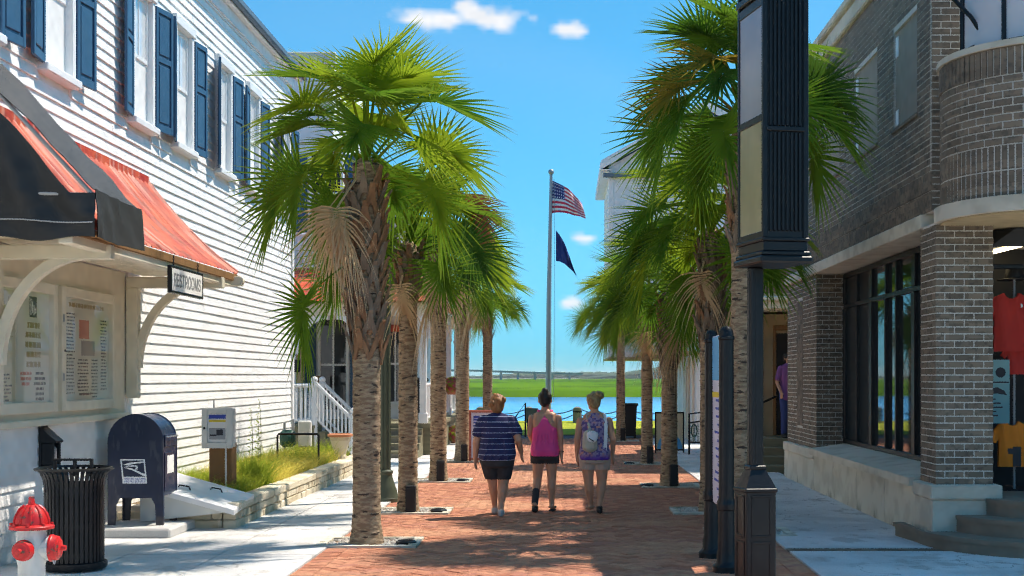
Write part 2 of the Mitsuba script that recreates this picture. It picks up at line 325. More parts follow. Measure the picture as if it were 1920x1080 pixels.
put('lawn', grid(np.linspace(-14, 14, 80), np.linspace(42.0, 55.2, 60), lambda X, Y: -.01 + .035 * meshkit.fbm(np.stack([X * 3, Y * 3, 0 * X], -1), 3, 1)), 'lawn', kind='structure', smooth=True, label='yellow green lawn at the river edge')
put('road', grid([-14, 14], [39.6, 42.0], -.02), 'asphalt', kind='structure', label='dark path between the brick paving and the lawn')

# brick paving: bed, the largest bricks as parts, the rest as one part
PX0, PX1, PY0, PY1 = -2.45, 2.22, 7.0, 39.5
put('brick_paving', grid(np.linspace(PX0, PX1, 3), [PY0, PY1], -.008), 'joint_sand', kind='structure', label='red brick paving down the middle of the street')
pits = []
PITS_L = [(-2.10, 14.54), (-2.06, 17.98), (-2.16, 23.3), (-2.17, 28.8), (-2.15, 37.6)]
PITS_R = [(2.02, 15.5), (1.81, 18.0), (1.64, 22.2), (1.61, 27.9), (1.47, 37.9)]
for i, (x, y) in enumerate(PITS_L): pits.append((x - .5, min(x + .55, -1.5), y - .34, y + .5))
for i, (x, y) in enumerate(PITS_R): pits.append((x - .45, x + .5, y - .34, y + .5))
def in_pit(x0, x1, y0, y1): return any(x1 > a and x0 < b and y1 > c and y0 < d for a, b, c, d in pits)
# herringbone at 45 degrees between header courses: brick cells of .1 m in the turned frame
CW_ = .105; q45 = math.sqrt(.5)
unit_paver = P(cbox(-.1, .1, -.0485, .0485, -.02, 0, .004))
low = box(-.1, .1, -.0485, .0485, -.02, 0); V0, F0 = np.array(low.vertices), np.array(low.faces)
inner = sbox(PX0 + .215, PY0, PX1 - .215, PY1)
for p in pits: inner = inner.difference(sbox(p[0] - .006, p[2] - .006, p[1] + .006, p[3] + .006))
near = sbox(PX0 + .215, 12.3, PX1 - .215, PY1).intersection(inner)
import shapely
shapely.prepare(inner)
rest, odd, nb, cand = [], [], 0, []
for cx in range(int((PX0 + PY0) * q45 / CW_) - 4, int((PX1 + PY1) * q45 / CW_) + 4):
    for cy in range(int((PY0 - PX1) * q45 / CW_) - 4, int((PY1 - PX0) * q45 / CW_) + 4):
        d_ = (cx - cy) % 4
        if d_ not in (0, 3): continue
        u, v = ((cx + 1) * CW_, (cy + .5) * CW_) if d_ == 0 else ((cx + .5) * CW_, (cy + 1) * CW_)
        x, y = (u - v) * q45, (u + v) * q45
        if PX0 < x < PX1 and PY0 < y < PY1 + .1: cand.append((y, x, 45 if d_ == 0 else 135))
for y, x, ang in sorted(cand):
    c, s_ = math.cos(math.radians(ang)), math.sin(math.radians(ang))
    pg = Polygon([(x + c * a_ - s_ * b_, y + s_ * a_ + c * b_) for a_, b_ in ((-.1, -.0485), (.1, -.0485), (.1, .0485), (-.1, .0485))])
    dz, tl = rng.normal(0, .0016), rng.normal(0, .35)
    if not inner.contains(pg):
        g = inner.intersection(pg)
        if g.area > .001:
            for h in getattr(g, 'geoms', [g]):
                if h.geom_type == 'Polygon' and h.area > .001: odd.append(mv(prism(h, .02), 0, 0, dz - .02))
    elif nb < 300 and y > 12.32 and -2.1 < x < 1.35:
        put('brick', unit_paver, 'paver', 'brick_paving', tw=T().translate([x, y, dz]).rotate([0, 0, 1], ang).rotate([0, 1, 0], tl)); nb += 1
    else:
        v_ = V0.copy(); v_[:, 2] -= math.radians(tl) * v_[:, 0]
        rest.append(np.stack([x + c * v_[:, 0] - s_ * v_[:, 1], y + s_ * v_[:, 0] + c * v_[:, 1], v_[:, 2] + dz], 1))
for xc in (PX0 + .105, PX1 - .105):
    for y in np.arange(PY0 + .05, PY1, .107):
        if not any(xc + .1 > p[0] and xc - .1 < p[1] and y + .05 > p[2] and y - .05 < p[3] for p in pits):
            v_ = V0 + np.array([xc, y, rng.normal(0, .0016)]); rest.append(v_)
R = np.array(rest); k = len(R)
put('bricks', cat([trimesh.Trimesh(R.reshape(-1, 3), (F0[None] + 8 * np.arange(k)[:, None, None]).reshape(-1, 3), process=False)] + odd), 'paver', 'brick_paving', kind='stuff')

# pavements of concrete slabs
def pavement(name, label, x0, x1, ys, cols, z=.012):
    put(name, grid([x0, x1], [ys[0], ys[-1]], -.03), 'joint_sand', kind='structure', label=label)
    for a, b in zip(ys[:-1], ys[1:]):
        for c, d in zip(cols[:-1], cols[1:]):
            cut = Polygon([(c + .005, a + .005), (d - .005, a + .005), (d - .005, b - .005), (c + .005, b - .005)])
            for p in pits: cut = cut.difference(sbox(p[0] - .004, p[2] - .004, p[1] + .004, p[3] + .004))
            for g in getattr(cut, 'geoms', [cut]):
                if g.area > .02: put('slab', mv(prism(g, .04), 0, 0, z - .04 + rng.normal(0, .0015)), 'concrete', name)
pavement('left_pavement', 'sunlit pale concrete pavement along the white clapboard building', -5.2, -2.45, [5.1, 6.8, 8.5, 10.2, 11.9, 13.6, 15.3, 17.0, 18.7, 20.4, 22.1, 23.8, 25.5, 27.2, 29.0, 31.0, 33.5, 36.5, 39.5], [-5.2, -4.3, -3.4, -2.45])
pavement('right_pavement', 'shaded concrete pavement along the dark brick building', 2.22, 3.86, [5, 6.8, 8.5, 10.6, 12.2, 13.85], [2.22, 3.86])
pavement('right_pavement_far', 'concrete pavement past the wide brick band', 2.22, 3.86, [14.12, 15.6, 17.2, 18.8, 20.4, 22, 23.6, 25.2, 27, 29, 31, 33, 36, 39.5], [2.22, 3.86])
labels['right_pavement_far']['label'] = 'shaded concrete pavement beyond the dark brick band, towards the stairs'
pavement('corner_pavement', 'concrete pavement in front of the curved shop steps', 3.86, 7, [5, 6.8, 8.5, 10.6, 12.2, 13.85, 15], [3.86, 5.4, 7])
put('brick_band', grid([2.22, 3.86], [13.85, 14.12], -.01), 'joint_sand', kind='structure', label='dark brick band crossing the right pavement')
for r in range(2):
    for c in range(7):
        put('brick', unit_paver, 'brick_dark', 'brick_band', tw=T().translate([2.34 + c * .225, 13.92 + r * .13, .008]).scale([1.08, 1.2, 1]))
# tree pits
def pit(p, label):
    a, b, c, d = p; t = thing('tree_pit', label, 'tree pit', 'pale tree pits along the two rows of palms')
    ring = sbox(a, c, b, d).difference(sbox(a + .09, c + .09, b - .09, d - .09))
    put('edging', mv(prism(ring, .07), 0, 0, -.05), 'limestone', t)
    put('soil', grid([a + .09, b - .09], [c + .09, d - .09], -.01), 'soil', t)
    g = []
    n = 420
    for x, y, s in zip(rng.uniform(a + .1, b - .1, n), rng.uniform(c + .1, d - .1, n), rng.uniform(.012, .03, n)):
        m = trimesh.creation.icosahedron(); m.apply_scale((s, s * rng.uniform(.6, 1), s * .6)); m.apply_translation((x, y, rng.uniform(-.006, .008))); g.append(m)
    put('gravel', cat(g), 'gravel', t, kind='stuff')
names = ['first', 'second', 'third', 'fourth', 'fifth']
for i, p in enumerate(pits):
    pit(p, f'pale gravel pit around the foot of the {names[i % 5]} palm of the {"left" if i < 5 else "right"} row')
for i, (x, y, s) in enumerate([(-1.68, 14.5, 'first palm of the left row'), (-1.66, 17.95, 'second palm of the left row'), (-1.74, 23.2, 'third palm of the left row'), (1.28, 22.15, 'third palm of the right row'), (1.25, 27.75, 'fourth palm of the right row')]):
    t = thing('ground_light', f'small round dark uplight set in the pit of the {s}', 'ground light', 'round uplights in the tree pits')
    put('rim', mv(lathe([(.10, 0), (.11, .03), (.085, .045), (.08, .03), (0, .03)], 20), x, y, 0), 'black_paint', t, smooth=30)
    put('lens', mv(lathe([(.078, .036), (0, .037)], 20), x, y, 0), 'tinted_glass', t)
# ------------------------------------------------------------------ left clapboard building
LX = -5.2
cb = thing('clapboard_building', 'long white two storey clapboard building with dark blue shutters on the left', 'building')
put('wall', cat([box(-12, LX - .035, 8, 26.3, -.1, 7.35)]), 'white_paint', cb)
WIN = [(12.17, .68), (14.12, .70), (16.92, .70), (18.73, .72), (20.97, .66), (22.92, .64), (25.5, .66)]   # centre along the street, glass width
WZ0, WZ1 = 4.86, 6.42
EXPO_H = .125
def plank_mesh():
    h = EXPO_H + .012
    pr = [(-.034, 0), (.0, 0), (-.022, h), (-.034, h)]
    V = [(x, y, z) for y in (0, 1) for x, z in pr]
    return trimesh.Trimesh(V, [(0, 1, 2), (0, 2, 3), (4, 6, 5), (4, 7, 6), (0, 5, 1), (0, 4, 5), (1, 6, 2), (1, 5, 6), (2, 7, 3), (2, 6, 7), (3, 4, 0), (3, 7, 4)], process=False)
PLANK = P(plank_mesh())
z = .18
while z < 7.25:
    cuts = [(y - w / 2 - .10, y + w / 2 + .10) for y, w in WIN if z + EXPO_H > WZ0 - .06 and z < WZ1 + .12]
    a = 8.0 if z > 3.2 else (8.0 if z < 1.3 else 16.45)
    segs, cur = [], a
    for c0, c1 in cuts:
        if c0 > cur: segs.append((cur, c0))
        cur = max(cur, c1)
    segs.append((cur, 26.18))
    for s0, s1 in segs:
        while s1 - s0 > .03:
            e_ = s1 if s1 - s0 < 5.2 else s0 + rng.uniform(3.2, 4.8)
            put('plank', PLANK, 'white_paint', cb, tw=T().translate([LX + rng.normal(0, .0016), s0, z + rng.normal(0, .0016)]).scale([1, e_ - s0 - .003, 1])); s0 = e_
    z += EXPO_H
put('corner_board', cbox(LX - .1, LX + .025, 26.18, 26.33, 0, 7.3), 'white_paint', cb)
put('frieze', cbox(LX - .03, LX + .03, 8, 26.3, 7.22, 7.42), 'white_paint', cb)
rf = put('roof', cat([prism_y for prism_y in [trimesh.convex.convex_hull([(LX + .16, 8, 7.5), (LX + .16, 26.6, 7.5), (LX + .16, 26.6, 7.56), (LX + .16, 8, 7.56), (-8.6, 8, 9.0), (-8.6, 26.6, 9.0), (-12.3, 8, 7.5), (-12.3, 26.6, 7.5)])]]), 'slate_trim', cb)
put('gutter', cbox(LX + .13, LX + .23, 8, 26.6, 7.43, 7.55, .02), 'slate_trim', rf)
put('soffit', box(LX + .03, LX + .13, 8, 26.6, 7.41, 7.44), 'white_paint', rf)
def shutter_meshes(w, h):
    # hinged panel in local y (0..w) and z (0..h), face towards +x
    st = .055
    fr = cat([cbox(0, .035, 0, st, 0, h, .004), cbox(0, .035, w - st, w, 0, h, .004)] + [cbox(0.001, .034, st - .001, w - st + .001, a, b, .004) for a, b in ((0, .09), (h * .56, h * .56 + .07), (h - .07, h))])
    pans = []
    for a, b in ((.09, h * .56), (h * .56 + .07, h - .07)):
        pans.append(cat([box(.006, .012, st - .002, w - st + .002, a - .002, b + .002), cbox(.010, .028, st + .03, w - st - .03, a + .03, b - .03, .014)]))
    return P(fr), P(pans[0]), P(pans[1])
SHW = .43
SH = shutter_meshes(SHW, WZ1 - WZ0 - .0)
def window(parent, y, w, n):
    z0, z1 = WZ0, WZ1; X = LX
    f = put('window', cat([cbox(X - .08, X + .045, y - w / 2 - .10, y - w / 2, z0, z1, .006), cbox(X - .08, X + .045, y + w / 2, y + w / 2 + .10, z0, z1, .006), cbox(X - .08, X + .07, y - w / 2 - .13, y + w / 2 + .13, z1, z1 + .13, .01)]), 'window_frame', parent)
    put('sill', cbox(X - .08, X + .10, y - w / 2 - .14, y + w / 2 + .14, z0 - .09, z0, .012), 'window_frame', f)
    zm = (z0 + z1) / 2
    for a, b, xo in ((zm - .02, z1, -.015), (z0, zm + .02, -.04)):
        put('sash', cat([cbox(X + xo - .025, X + xo, y - w / 2, y - w / 2 + .05, a, b, .004), cbox(X + xo - .025, X + xo, y + w / 2 - .05, y + w / 2, a, b, .004),
                         cbox(X + xo - .024, X + xo + .001, y - w / 2 + .049, y + w / 2 - .049, a, a + .05, .004), cbox(X + xo - .024, X + xo + .001, y - w / 2 + .049, y + w / 2 - .049, b - .05, b, .004),
                         cbox(X + xo - .02, X + xo - .004, y - .012, y + .012, a + .05, b - .05, .003)]), 'window_frame', f)
        put('pane', yz(mv(prism(sbox(y - w / 2 + .05, a + .05, y + w / 2 - .05, b - .05), .001), 0, 0, 0), X + xo - .013), 'glass', f)
    put('curtain', grid_curtain(X - .075, y, w, z0, z1, n), 'curtain', f, smooth=True)
def grid_curtain(x, y, w, z0, z1, n):
    ys = np.linspace(y - w / 2, y + w / 2, 60)
    V = np.array([(x + .010 * math.sin((yy - y) * 55 + n), yy, zz) for yy in ys for zz in (z0, z1)]); F = []
    for i in range(59): F += [(2 * i, 2 * i + 2, 2 * i + 3), (2 * i, 2 * i + 3, 2 * i + 1)]
    return trimesh.Trimesh(V, F, process=False)
for n, (y, w) in enumerate(WIN):
    window(cb, y, w, n)
    for side in (-1, 1):
        ang = {(2, 1): 12, (3, -1): 14, (4, -1): 16, (6, -1): 14}.get((n, side), 7)   # how far the shutter stands off the wall
        m = T().translate([LX + .03, y + side * (w / 2 + .105), WZ0 - .02])
        if side > 0: m = m @ T().rotate([0, 0, 1], -ang)
        else: m = m @ T().rotate([0, 0, 1], ang) @ T().translate([0, -SHW, 0])
        s = put('shutter', SH[0], 'shutter_blue', cb, tw=m)
        for q in SH[1:]: put('panel', q, 'shutter_blue', s, tw=m)

# ------------------------------------------------------------------ red metal awning with brackets
aw = thing('metal_awning', 'weathered red corrugated metal awning on cream brackets over the notice cases', 'awning')
def slope_point(t):      # t from the eave (0) to the wall (1), slightly concave
    return -4.07 - 1.11 * t, 3.02 + .78 * t + .34 * t * t
for j, (t0, t1) in enumerate([(0, .56), (.52, 1.0)]):
    y = 11.5
    while y < 17.05:
        y1 = min(y + .62, 17.1); ys = np.linspace(y - .012, y1, 26); ts = np.linspace(t0, t1, 7); V = []
        jag = rng.normal(0, .008)
        for t in ts:
            x, z = slope_point(t)
            for yy in ys:
                rib =   .022 * max(0, math.cos((yy - 10.2) / .16 * 2 * PI)) ** 3
                edge = (.018 * meshkit.noise(np.array([yy * 9, j, 1.])) if t == ts[0] else 0)
                V.append((x + .7 * rib - (edge if j else 0) * .5, yy, z + rib + (.012 if j else 0) + .006 * jag))
        F = []; n = len(ys)
        for a in range(len(ts) - 1):
            for b in range(n - 1):
                F += [(a * n + b, (a + 1) * n + b + 1, a * n + b + 1), (a * n + b, (a + 1) * n + b, (a + 1) * n + b + 1)]
        put('roof_sheet', trimesh.Trimesh(V, F, process=False), 'red_metal', aw, smooth=50)
        y = y1
hp = [slope_point(t) for t in np.linspace(0, 1, 8)]
put('rake_cap', tube([(x, 17.11, z + .015) for x, z in hp], .032, 8), 'rust_metal', aw, smooth=40)
put('ridge_flashing', box(LX + .002, LX + .05, 11.5, 17.1, 4.10, 4.22), 'red_metal', aw)
put('fascia', cbox(-4.10, -4.07, 11.5, 17.15, 2.93, 3.015, .006), 'wood_post', aw)
put('eave_beam', cbox(-4.22, -4.10, 11.5, 17.05, 2.86, 2.985), 'cream_paint', aw)
for k, yy in enumerate([12.4, 16.4]):
    b = put('bracket', cat([cbox(LX + .0, LX + .14, yy - .07, yy + .07, 1.5, 2.80, .01), cbox(LX + .0, -4.16 + .1, yy - .06, yy + .06, 2.80, 2.93, .01)]), 'cream_paint', aw)
    th = np.linspace(0, 1, 18); path = [(LX + .13 + .78 * (1 - math.cos(t * PI / 2)), yy, 1.86 + .98 * math.sin(t * PI / 2)) for t in th]
    put('brace', strip(path, [(0, 1, 0)] * 18, .10, .085), 'cream_paint', b)
put('end_beam', cbox(LX, -3.98, 16.95, 17.07, 2.865, 2.98), 'cream_paint', aw)
put('beam_tip', mv(rot(lathe([(0, -.05), (.06, -.05), (.06, .05), (0, .05)], 14), 90, (1, 0, 0)), -4.02, 17.01, 2.93), 'cream_paint', aw)
for i in range(9):
    x = LX + .02 + i * .12
    put('soffit_board', box(x, x + .112, 11.5, 16.94, 2.985 + .0, 3.0), 'cream_paint', aw)
# black canvas awning laid over it
ca = thing('canvas_awning', 'black canvas awning with torn side panel over the red metal roof', 'awning')
def sheet(ptsA, ptsB, nu, nv, wob=.0, seed=0):
    A, B = np.asarray(ptsA, float), np.asarray(ptsB, float); V, F = [], []
    for i, u in enumerate(np.linspace(0, 1, nu)):
        a = A[0] + (A[1] - A[0]) * u; b = B[0] + (B[1] - B[0]) * u
        for j, v in enumerate(np.linspace(0, 1, nv)): V.append(a + (b - a) * v)
    V = np.array(V)
    if wob: V = V + wob * (meshkit.fbm(V * np.array([3, 3, 2.]), 3, seed)[:, None] - .5) * np.array([1, .6, .6])
    for i in range(nu - 1):
        for j in range(nv - 1):
            a = i * nv + j; F += [(a, a + nv, a + nv + 1), (a, a + nv + 1, a + 1)]
    return trimesh.Trimesh(V, F, process=False)
def thick(m, d=.006):
    v, f = np.array(m.vertices), np.array(m.faces); n = np.array(trimesh.Trimesh(v, f, process=False).vertex_normals)
    return trimesh.Trimesh(np.vstack([v + n * d / 2, v - n * d / 2]), np.vstack([f, f[:, ::-1] + len(v)]), process=False)
put('canopy', thick(sheet([(-3.9, 11.42, 3.30), (-5.15, 11.42, 4.62)], [(-3.9, 12.66, 3.28), (-5.15, 12.66, 4.60)], 26, 16, .07, 3)), 'black_canvas', ca, smooth=60)
put('valance', thick(sheet([(-3.89, 11.42, 3.30), (-3.87, 11.42, 2.90)], [(-3.89, 12.66, 3.28), (-3.86, 12.66, 2.90)], 12, 20, .09, 5)), 'black_canvas', ca, smooth=60)
def side_panel():
    xs = np.linspace(-5.15, -3.89, 44); V, F = [], []
    for i, x in enumerate(xs):
        t = (x + 3.9) / -1.25
        top = 3.30 + 1.32 * max(t, 0) - .21 - .03 * math.sin(t * 9) if t > .15 else 3.27
        bot = 2.895 + .02 * math.sin(x * 9)
        for j, v in enumerate(np.linspace(0, 1, 20)):
            z = bot + (top - bot) * v
            V.append((x, 11.44 + .045 * math.sin(x * 13 + z * 4) * (1 - abs(2 * v - 1)) + .05 * (meshkit.fbm(np.array([x * 4, z * 7, 1.]), 3, 9) - .5), z))
    for i in range(43):
        for j in range(19):
            a = i * 20 + j; F += [(a, a + 20, a + 21), (a, a + 21, a + 1)]
    return trimesh.Trimesh(V, F, process=False)
put('side_panel', thick(side_panel()), 'black_canvas', ca, smooth=60)
put('piping', tube([(x, 11.40 - .01 * math.sin(x * 9), 3.02 + .03 * math.sin((x + 5.1) * 3) ** 2) for x in np.linspace(-5.1, -3.9, 24)], .006, 6), 'galv', ca)
put('frame_tube', tube([(-5.15, 11.46, 4.58), (-3.93, 11.46, 3.27), (-3.93, 12.62, 3.25), (-5.15, 12.62, 4.56)], .017, 8), 'galv', ca)
put('frame_arm', tube([(-5.15, 11.46, 3.28), (-3.95, 11.46, 3.26)], .015, 8), 'galv', ca)

# hanging sign
hs = thing('hanging_sign', 'small pale hanging sign in a dark frame on two chains under the red awning', 'sign')
SX, SY0, SY1, SZ0, SZ1 = -4.12, 14.55, 15.72, 2.67, 2.89
SX, SY0, SY1 = -4.02, 14.05, 15.22
put('board', cbox(SX - .018, SX + .018, SY0, SY1, 2.63, 2.86, .004), 'paper_white', hs)
put('frame', cat([cbox(SX - .022, SX + .022, SY0 - .03, SY1 + .03, 2.86, 2.885, .004), cbox(SX - .022, SX + .022, SY0 - .03, SY1 + .03, 2.605, 2.63, .004), cbox(SX - .021, SX + .021, SY0 - .031, SY0, 2.6301, 2.8599, .004), cbox(SX - .021, SX + .021, SY1, SY1 + .031, 2.6301, 2.8599, .004)]), 'black_paint', hs)
tm = meshkit.text_mesh('RESTROOMS', .13, .003, True); s = 1.03 / tm.extents[0]; tm.apply_scale((s, 1, 1)); tm.apply_translation((SY0 + .07 - tm.bounds[0][0], 2.68, 0))
put('lettering', yz(tm, SX + .0175), 'galv', hs)
for yy in (SY0 + .12, SY1 - .12):
    links = []
    for q in range(5):
        zc = 2.89 + q * .0225
        ring = [(SX + (.008 * math.cos(t) if q % 2 else 0), yy + (0 if q % 2 else .008 * math.cos(t)), zc + .016 * math.sin(t)) for t in np.linspace(0, 2 * PI, 9)]
        links.append(tube(ring, .0035, 5, cap=False))
    put('chain', cat(links), 'black_paint', hs)

# ------------------------------------------------------------------ notice cases on the wall below the awning
put('panel_wall', box(LX - .034, LX + .0, 10, 16.3, 1.32, 2.98), 'cream_paint', cb)
put('ledge', cbox(LX, LX + .07, 10, 16.3, 1.27, 1.335, .01), 'cream_paint', cb)
def notice_case(y0, y1, label, seed):
    t = thing('notice_case', label, 'notice case', 'glazed notice cases under the awning'); X = LX + .005; z0, z1, f = 1.40, 2.68, .105
    put('frame', cat([cbox(X, X + .07, y0, y0 + f, z0, z1, .008), cbox(X, X + .07, y1 - f, y1, z0, z1, .008), cbox(X + .001, X + .069, y0 + f, y1 - f, z0, z0 + f, .008), cbox(X + .001, X + .069, y0 + f, y1 - f, z1 - f, z1, .008)]), 'cream_paint', t)
    put('backing', box(X, X + .012, y0 + f, y1 - f, z0 + f, z1 - f), 'paper', t)
    put('pane', yz(prism(sbox(y0 + f, z0 + f, y1 - f, z1 - f), .001), X + .055), 'glass', t)
    for zz in (1.75, 2.35): put('hinge', cbox(X + .07, X + .082, y0 + .004, y0 + .03, zz - .04, zz + .04, .003), 'galv', t)
    put('lock', mv(rot(lathe([(0, 0), (.012, 0), (.012, .012), (0, .013)], 12), 90, (0, 1, 0)), X + .07, y0 + .05, 2.02), 'black_paint', t)
    r = np.random.default_rng(seed); Xp = X + .0125
    def sheet_of(ya, yb, za, zb, m, name='notice'):
        return put(name, box(Xp, Xp + .003, ya, yb, za, zb), m, t)
    def lines(ya, yb, z_top, n, dz, h, m):
        ms = []
        for i in range(n):
            w = (yb - ya) * r.uniform(.55, 1); c = (ya + yb) / 2; x = c - w / 2
            while x < c + w / 2 - .01:
                q = min(r.uniform(.03, .11), c + w / 2 - x); ms.append(box(Xp + .004, Xp + .0048, x, x + q, z_top - i * dz - h, z_top - i * dz)); x += q + .018
        put('print', cat(ms), m, t)
    return sheet_of, lines, t, Xp
sf, ln, t, Xp = notice_case(12.05, 13.98, 'left notice case with a dark emblem above bold gold lines', 3)
sf(12.2, 13.02, 1.52, 2.56, 'paper_tan'); sf(13.06, 13.84, 1.52, 2.56, 'paper')
put('emblem', box(Xp + .0035, Xp + .005, 13.36, 13.54, 2.33, 2.53), 'ink', t)
put('emblem_figure', cat([box(Xp + .0055, Xp + .0065, 13.38 + .04 * i, 13.40 + .04 * i, 2.35 + .02 * (i % 2), 2.51 - .03 * i) for i in range(4)]), 'paper_white', t)
ln(13.2, 13.72, 2.28, 5, .095, .055, 'ink_gold'); ln(13.12, 13.42, 1.80, 3, .05, .03, 'ink_red'); ln(13.46, 13.78, 1.80, 6, .05, .028, 'ink'); ln(12.25, 12.95, 1.78, 8, .034, .016, 'ink')
put('map_line', cat([box(Xp + .0035, Xp + .0045, a, b, c, d) for a, b, c, d in ((12.3, 12.95, 2.30, 2.31), (12.5, 12.51, 1.95, 2.5), (12.3, 12.95, 2.12, 2.128), (12.75, 12.76, 1.9, 2.45), (12.85, 12.86, 2.12, 2.5))]), 'ink_gold', t)
sf, ln, t, Xp = notice_case(14.10, 15.78, 'right notice case with a red block on a pale directory sheet', 4)
sf(14.24, 15.64, 1.52, 2.56, 'paper')
put('photo', box(Xp + .0035, Xp + .005, 14.72, 15.02, 2.16, 2.36), 'ink_red', t); put('picture', box(Xp + .0035, Xp + .005, 14.78, 15.2, 1.98, 2.14), 'galv', t)
ln(14.4, 15.5, 2.53, 1, .05, .045, 'ink_gold')
for a, b, n, zt in ((14.28, 14.6, 24, 2.42), (14.66, 15.02, 11, 1.94), (15.08, 15.32, 12, 1.94), (15.38, 15.6, 22, 2.38)): ln(a, b, zt, n, .036, .015, 'ink')
ln(14.7, 15.1, 1.58, 1, .05, .024, 'ink')
# small black dispenser on the wall
db = thing('wall_box', 'small black metal box with sloping hood fixed to the wall above the litter bin', 'wall box')
bx, by = LX, 13.75
hood = trimesh.convex.convex_hull([(bx, by - .1, 1.27), (bx, by + .1, 1.27), (bx, by - .1, 1.10), (bx, by + .1, 1.10), (bx + .17, by - .1, 1.12), (bx + .17, by + .1, 1.12), (bx + .17, by - .1, 1.10), (bx + .17, by + .1, 1.10)])
put('hood', hood, 'black_paint', db); put('back', cbox(bx, bx + .02, by - .1, by + .1, .86, 1.32), 'black_paint', db)
put('body', cat([cbox(bx + .02, bx + .15, by - .095, by - .075, .88, 1.1), cbox(bx + .02, bx + .15, by + .075, by + .095, .88, 1.1), cbox(bx + .02, bx + .151, by - .096, by + .096, .86, .885)]), 'black_paint', db)
put('bottle', mv(lathe([(0, .89), (.05, .89), (.05, 1.04), (.02, 1.08), (0, 1.08)], 16), bx + .09, by, 0), 'galv', db, smooth=30)
# ------------------------------------------------------------------ hydrant
hy = thing('fire_hydrant', 'white fire hydrant with red bonnet and red hose caps beside the litter bin', 'fire hydrant')
hx, hyy = -4.13, 10.7
hp = [(.13, 0), (.13, .05), (.15, .055), (.15, .08), (.105, .085), (.10, .12), (.10, .30), (.108, .33), (.112, .50), (.108, .54), (.105, .58)]
put('barrel', mv(lathe(hp, 40), hx, hyy, 0), 'silver_enamel', hy, smooth=40)
bon = [(.105, .575), (.165, .58), (.168, .60), (.155, .612), (.13, .618), (.128, .65), (.115, .69), (.09, .73), (.055, .757), (.03, .765), (.03, .775), (0, .775)]
b = put('bonnet', mv(lathe(bon, 40), hx, hyy, 0), 'red_enamel', hy, smooth=40)
ribs = []
for i in range(10):
    a = i * 2 * PI / 10; th = np.linspace(.12, 1.0, 9)
    ribs.append(tube([(hx + r * math.cos(a), hyy + r * math.sin(a), z) for r, z in [(.131, .622), (.131, .65), (.118, .69), (.093, .732), (.058, .76)]], .009, 6))
put('rib', cat(ribs), 'red_enamel', b, smooth=50)
put('nut', mv(lathe([(.026, .77), (.022, .825), (0, .827)], 5), hx, hyy, 0), 'red_enamel', b)
for i in range(8):
    a = i * PI / 4 + .2
    put('bolt', mv(lathe([(.013, 0), (.013, .018), (0, .018)], 6), hx + .15 * math.cos(a), hyy + .15 * math.sin(a), .61), 'red_enamel', b)
def nozzle(az, r, L, z):
    body = rot(lathe([(r * .95, .07), (r * .9, L - .02), (r * 1.1, L - .015), (r * 1.1, L)], 28), 90, (0, 1, 0))
    cap = rot(lathe([(r * 1.08, L + .001), (r * 1.2, L + .004), (r * 1.2, L + .02), (r * 1.12, L + .028), (r * 1.05, L + .062), (r * .8, L + .072), (r * .8, L + .078), (r * .5, L + .082), (.022, L + .086), (.02, L + .12), (0, L + .122)], 28), 90, (0, 1, 0))
    n = put('nozzle', mv(rot(body, az), hx, hyy, z), 'silver_enamel', hy, smooth=40)
    put('cap', mv(rot(cap, az), hx, hyy, z), 'red_enamel', n, smooth=40)
nozzle(-92, .068, .135, .43); nozzle(4, .088, .14, .43)
put('chain', tube([(hx + .17 + .02 * t, hyy - .02 + .01 * t, .36 - .05 * math.sin(t * PI)) for t in np.linspace(0, 1, 9)], .006, 6), 'galv', hy)

# ------------------------------------------------------------------ litter bin of steel slats
lb = thing('litter_bin', 'black slatted steel litter bin with flared rim between the hydrant and the blue mailbox', 'litter bin')
tx, ty, R0 = -4.44, 12.5, .255
put('base', mv(lathe([(0, .03), (R0 + .02, .03), (R0 + .03, .05), (R0 + .03, .09), (R0 + .005, .1), (0, .1)], 40), tx, ty, 0), 'black_paint', lb, smooth=30)
put('liner', mv(lathe([(0, .1), (R0 - .04, .1), (R0 - .03, .80), (R0 - .05, .80), (R0 - .06, .12), (0, .12)], 40), tx, ty, 0), 'black_rubber', lb, smooth=30)
sl_path = [(R0, .09), (R0, .30), (R0, .60), (R0 + .002, .78), (R0 + .012, .84), (R0 + .035, .89), (R0 + .07, .925)]
SLAT = P(strip([(r, 0, z) for r, z in sl_path], [(0, 1, 0)] * len(sl_path), .03, .008))
for i in range(38): put('slat', SLAT, 'black_paint', lb, tw=T().translate([tx, ty, 0]).rotate([0, 0, 1], i * 360 / 38))
for r, z, w in ((R0 - .012, .74, .05), (R0 - .012, .42, .04), (R0 - .012, .16, .05)):
    put('band', mv(lathe([(r, z - w / 2), (r + .008, z - w / 2), (r + .008, z + w / 2), (r, z + w / 2), (r, z - w / 2)], 40), tx, ty, 0), 'black_paint', lb, smooth=30)
put('rim', mv(lathe([(R0 + .05, .92), (R0 + .085, .915), (R0 + .092, .93), (R0 + .06, .94), (R0 + .05, .92)], 40), tx, ty, 0), 'black_paint', lb, smooth=30)
put('top_bar', cat([cbox(tx - .16, tx + .2, ty - .10, ty - .07, 1.0, 1.02, .004), cbox(tx - .16, tx - .13, ty - .099, ty - .071, .86, 1.0, .004), cbox(tx + .02, tx + .05, ty - .099, ty - .071, .86, 1.0, .004), cbox(tx + .17, tx + .2, ty - .099, ty - .071, .86, 1.0, .004)]), 'black_paint', lb)

